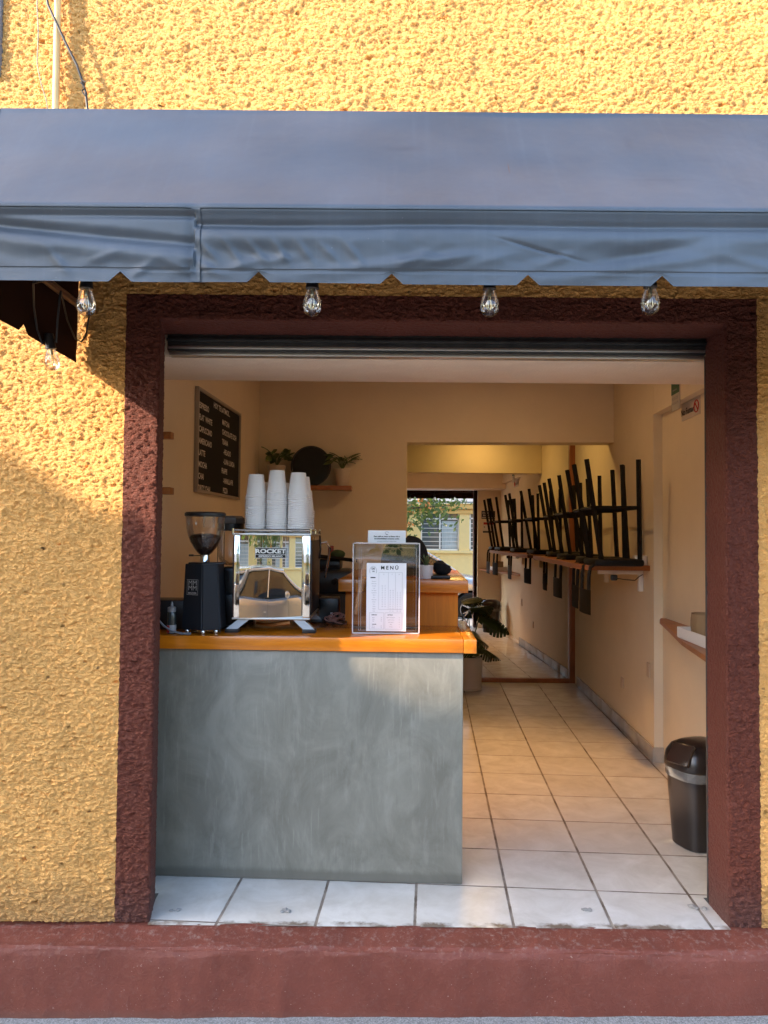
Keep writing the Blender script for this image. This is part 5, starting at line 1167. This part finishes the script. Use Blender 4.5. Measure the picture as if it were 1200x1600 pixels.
# ------------------------------------------------------------------ parked car
M['carpaint'] = mat('silver_grey_car_paint', (.42, .42, .41), .25, metal=.6, coat=1)
M['carglass'] = mat('dark_car_glass', (.015, .018, .02), .03, spec=.8); M['tyre'] = mat('tyre_rubber', (.015, .015, .015), .8); M['alloy'] = mat('alloy_rim', (.55, .55, .56), .25, metal=1)
car = thing('parked_car', 'silver grey hatchback parked at the kerb, seen in the mirror and the steel panel', 'car', (0, -4.35, -.43))
CXR = 2.25                                  # nose at +x
def sec(x, y, z): return Vector((CXR - x, -4.35 + y, -.43 + z))
stn = [(0.0, .42, .60, .50, .28), (.06, .52, .66, .62, .22), (.25, .68, .76, .78, .20), (.6, .76, .84, .86, .19), (1.0, .83, .87, .93, .18), (1.25, .87, .88, .98, .18), (1.7, .88, .89, .96, .18), (2.4, .88, .89, .95, .18), (3.1, .88, .89, .97, .18), (3.7, .86, .88, 1.0, .19), (4.0, .80, .86, .98, .24), (4.15, .70, .80, .85, .35)]
b = B(); rings = []
for (x, wt, wm, zt_, zb_) in stn:
    half = [(0, zb_), (wm * .9, zb_), (wm, zb_ + .12), (wm + .02, zt_ * .62), (wm - .01, zt_ * .86), (wt - .03, zt_ - .03), (wt - .16, zt_), (0, zt_ + .03)]
    full = half + [(-y, z) for y, z in half[-2:0:-1]]
    rings.append([b.bm.verts.new(sec(x, y, z)) for y, z in full])
n = len(rings[0])
for i in range(len(rings) - 1):
    for k in range(n): b.bm.faces.new((rings[i][k], rings[i][(k + 1) % n], rings[i + 1][(k + 1) % n], rings[i + 1][k]))
b.bm.faces.new(rings[0]); b.bm.faces.new(rings[-1][::-1])
bmesh.ops.recalc_face_normals(b.bm, faces=b.bm.faces[:])
bmesh.ops.subdivide_edges(b.bm, edges=b.bm.edges[:], cuts=1, use_grid_fill=True, smooth=.4)
body = b.build('car_body', M['carpaint'], car)
WX = [.82, 3.42]
cb = B()
for x in WX: cb.lathe([(.36, -1.2), (.36, 1.2)], (0, 0, 0), 40, M=Matrix.Translation(sec(x, 0, .315)) @ Matrix.Rotation(PI / 2, 4, 'X'))
cut = cb.build('cutter', M['tyre'], car)
md = body.modifiers.new('b', 'BOOLEAN'); md.object = cut; md.solver = 'EXACT'
bpy.context.view_layer.update()
nme = bpy.data.meshes.new_from_object(body.evaluated_get(bpy.context.evaluated_depsgraph_get())); body.modifiers.clear()
if len(nme.polygons) > 50:
    body.data = nme; nme.polygons.foreach_set('use_smooth', [True] * len(nme.polygons)); nme.set_sharp_from_angle(angle=math.radians(40))
bpy.data.objects.remove(cut)
b = B()
gl = [(1.05, .74, .96, .74, .98), (1.75, .76, .97, .60, 1.40), (2.3, .77, .97, .62, 1.46), (3.1, .77, .99, .61, 1.44), (3.7, .75, 1.0, .57, 1.34), (4.0, .70, .98, .62, 1.0)]
rg_ = []
for (x, yb, zb_, yt, zt_) in gl:
    rg_.append([b.bm.verts.new(sec(x, y, z)) for y, z in ((yb, zb_ - .03), (yt + (yb - yt) * .35, zb_ + (zt_ - zb_) * .65), (yt, zt_), (0, zt_ + .03), (-yt, zt_), (-(yt + (yb - yt) * .35), zb_ + (zt_ - zb_) * .65), (-yb, zb_ - .03))])
for i in range(len(rg_) - 1):
    for k in range(6): b.bm.faces.new((rg_[i][k], rg_[i][k + 1], rg_[i + 1][k + 1], rg_[i + 1][k]))
b.build('glasshouse', M['carglass'], car)
b = B()
b.grid(lambda u, v: (lambda x, w_: sec(x, w_ * (2 * v - 1), 1.415 + .075 * math.sin(PI * (x - 1.6) / 2.4) + .04 * (1 - (2 * v - 1) ** 2)))(1.68 + 2.05 * u, .63), 12, 10)
for s_ in (-1, 1):
    b.tube([sec(1.02, s_ * .755, .965), sec(1.35, s_ * .70, 1.18), sec(1.72, s_ * .62, 1.40), sec(2.4, s_ * .635, 1.465), sec(3.2, s_ * .625, 1.445), sec(3.75, s_ * .59, 1.33), sec(4.02, s_ * .66, 1.02)], .028, 8)
    b.tube([sec(2.42, s_ * .635, 1.46), sec(2.5, s_ * .78, .97)], .032, 8); b.tube([sec(3.35, s_ * .625, 1.43), sec(3.55, s_ * .77, .98)], .045, 8)
b.build('roof', M['carpaint'], car)
for s_ in (-1, 1):
    b = B(); b.lathe([(.02, -.11), (.07, -.09), (.085, 0), (.07, .09), (.02, .11)], (0, 0, 0), 16, M=Matrix.Translation(sec(1.62, s_ * .98, 1.03)) @ Matrix.Rotation(PI / 2, 4, 'X') @ Matrix.Scale(.7, 4, (0, 1, 0))); b.build('side_mirror', M['carpaint'], car)
    for x in WX:
        wh = bpy.data.objects.new('wheel', None); C.objects.link(wh); wh.parent = car
        ctr = sec(x, s_ * .80, .315); Mw = Matrix.Translation(ctr) @ Matrix.Rotation(PI / 2, 4, 'X')
        b = B(Mw); b.lathe([(.20, -.09), (.29, -.10), (.315, -.07), (.315, .07), (.29, .10), (.20, .09)], n=40, capb=False, capt=False); b.build('tyre', M['tyre'], wh)
        b = B(Mw)
        for k in range(5):
            a_ = k * 2 * PI / 5
            for da in (-.16, .16): b.tube([(0.03 * math.cos(a_), .03 * math.sin(a_), -s_ * .07), (.2 * math.cos(a_ + da), .2 * math.sin(a_ + da), -s_ * .085)], .018, 6)
        b.tube([(.203 * math.cos(t * PI / 16), .203 * math.sin(t * PI / 16), -s_ * .085) for t in range(33)], .014, 6); b.lathe([(.05, -.09), (.05, .09)], n=16); b.build('rim', M['alloy'], wh)
        b = B(Mw); b.lathe([(.19, -.02), (.19, .02)], n=24); b.build('brake_disc', M['blackmetal'], wh)
    b = B(); b.grid(lambda u, v: sec(.10 + .42 * u, s_ * (.60 + .23 * u ** .6 + .012), .60 + .12 * v * (1 - .3 * u) + .10 * u + .0), 8, 4); b.build('headlight', mat('clear_headlight', (.7, .7, .7), .08, metal=.6), car)
    b = B(); b.box(0, .16, -.006, .006, -.012, .012, bev=.004, M=Matrix.Translation(sec(2.75, s_ * .915, .80))); b.build('door_handle', M['carpaint'], car)
    b = B(); b.tube([sec(1.55, s_ * .913, .30), sec(1.5, s_ * .915, .6), sec(1.55, s_ * .90, .93)], .004, 5); b.tube([sec(2.52, s_ * .913, .28), sec(2.52, s_ * .918, .6), sec(2.5, s_ * .90, .93)], .004, 5); b.build('door_gap', M['tyre'], car)

bpy.context.view_layer.update()
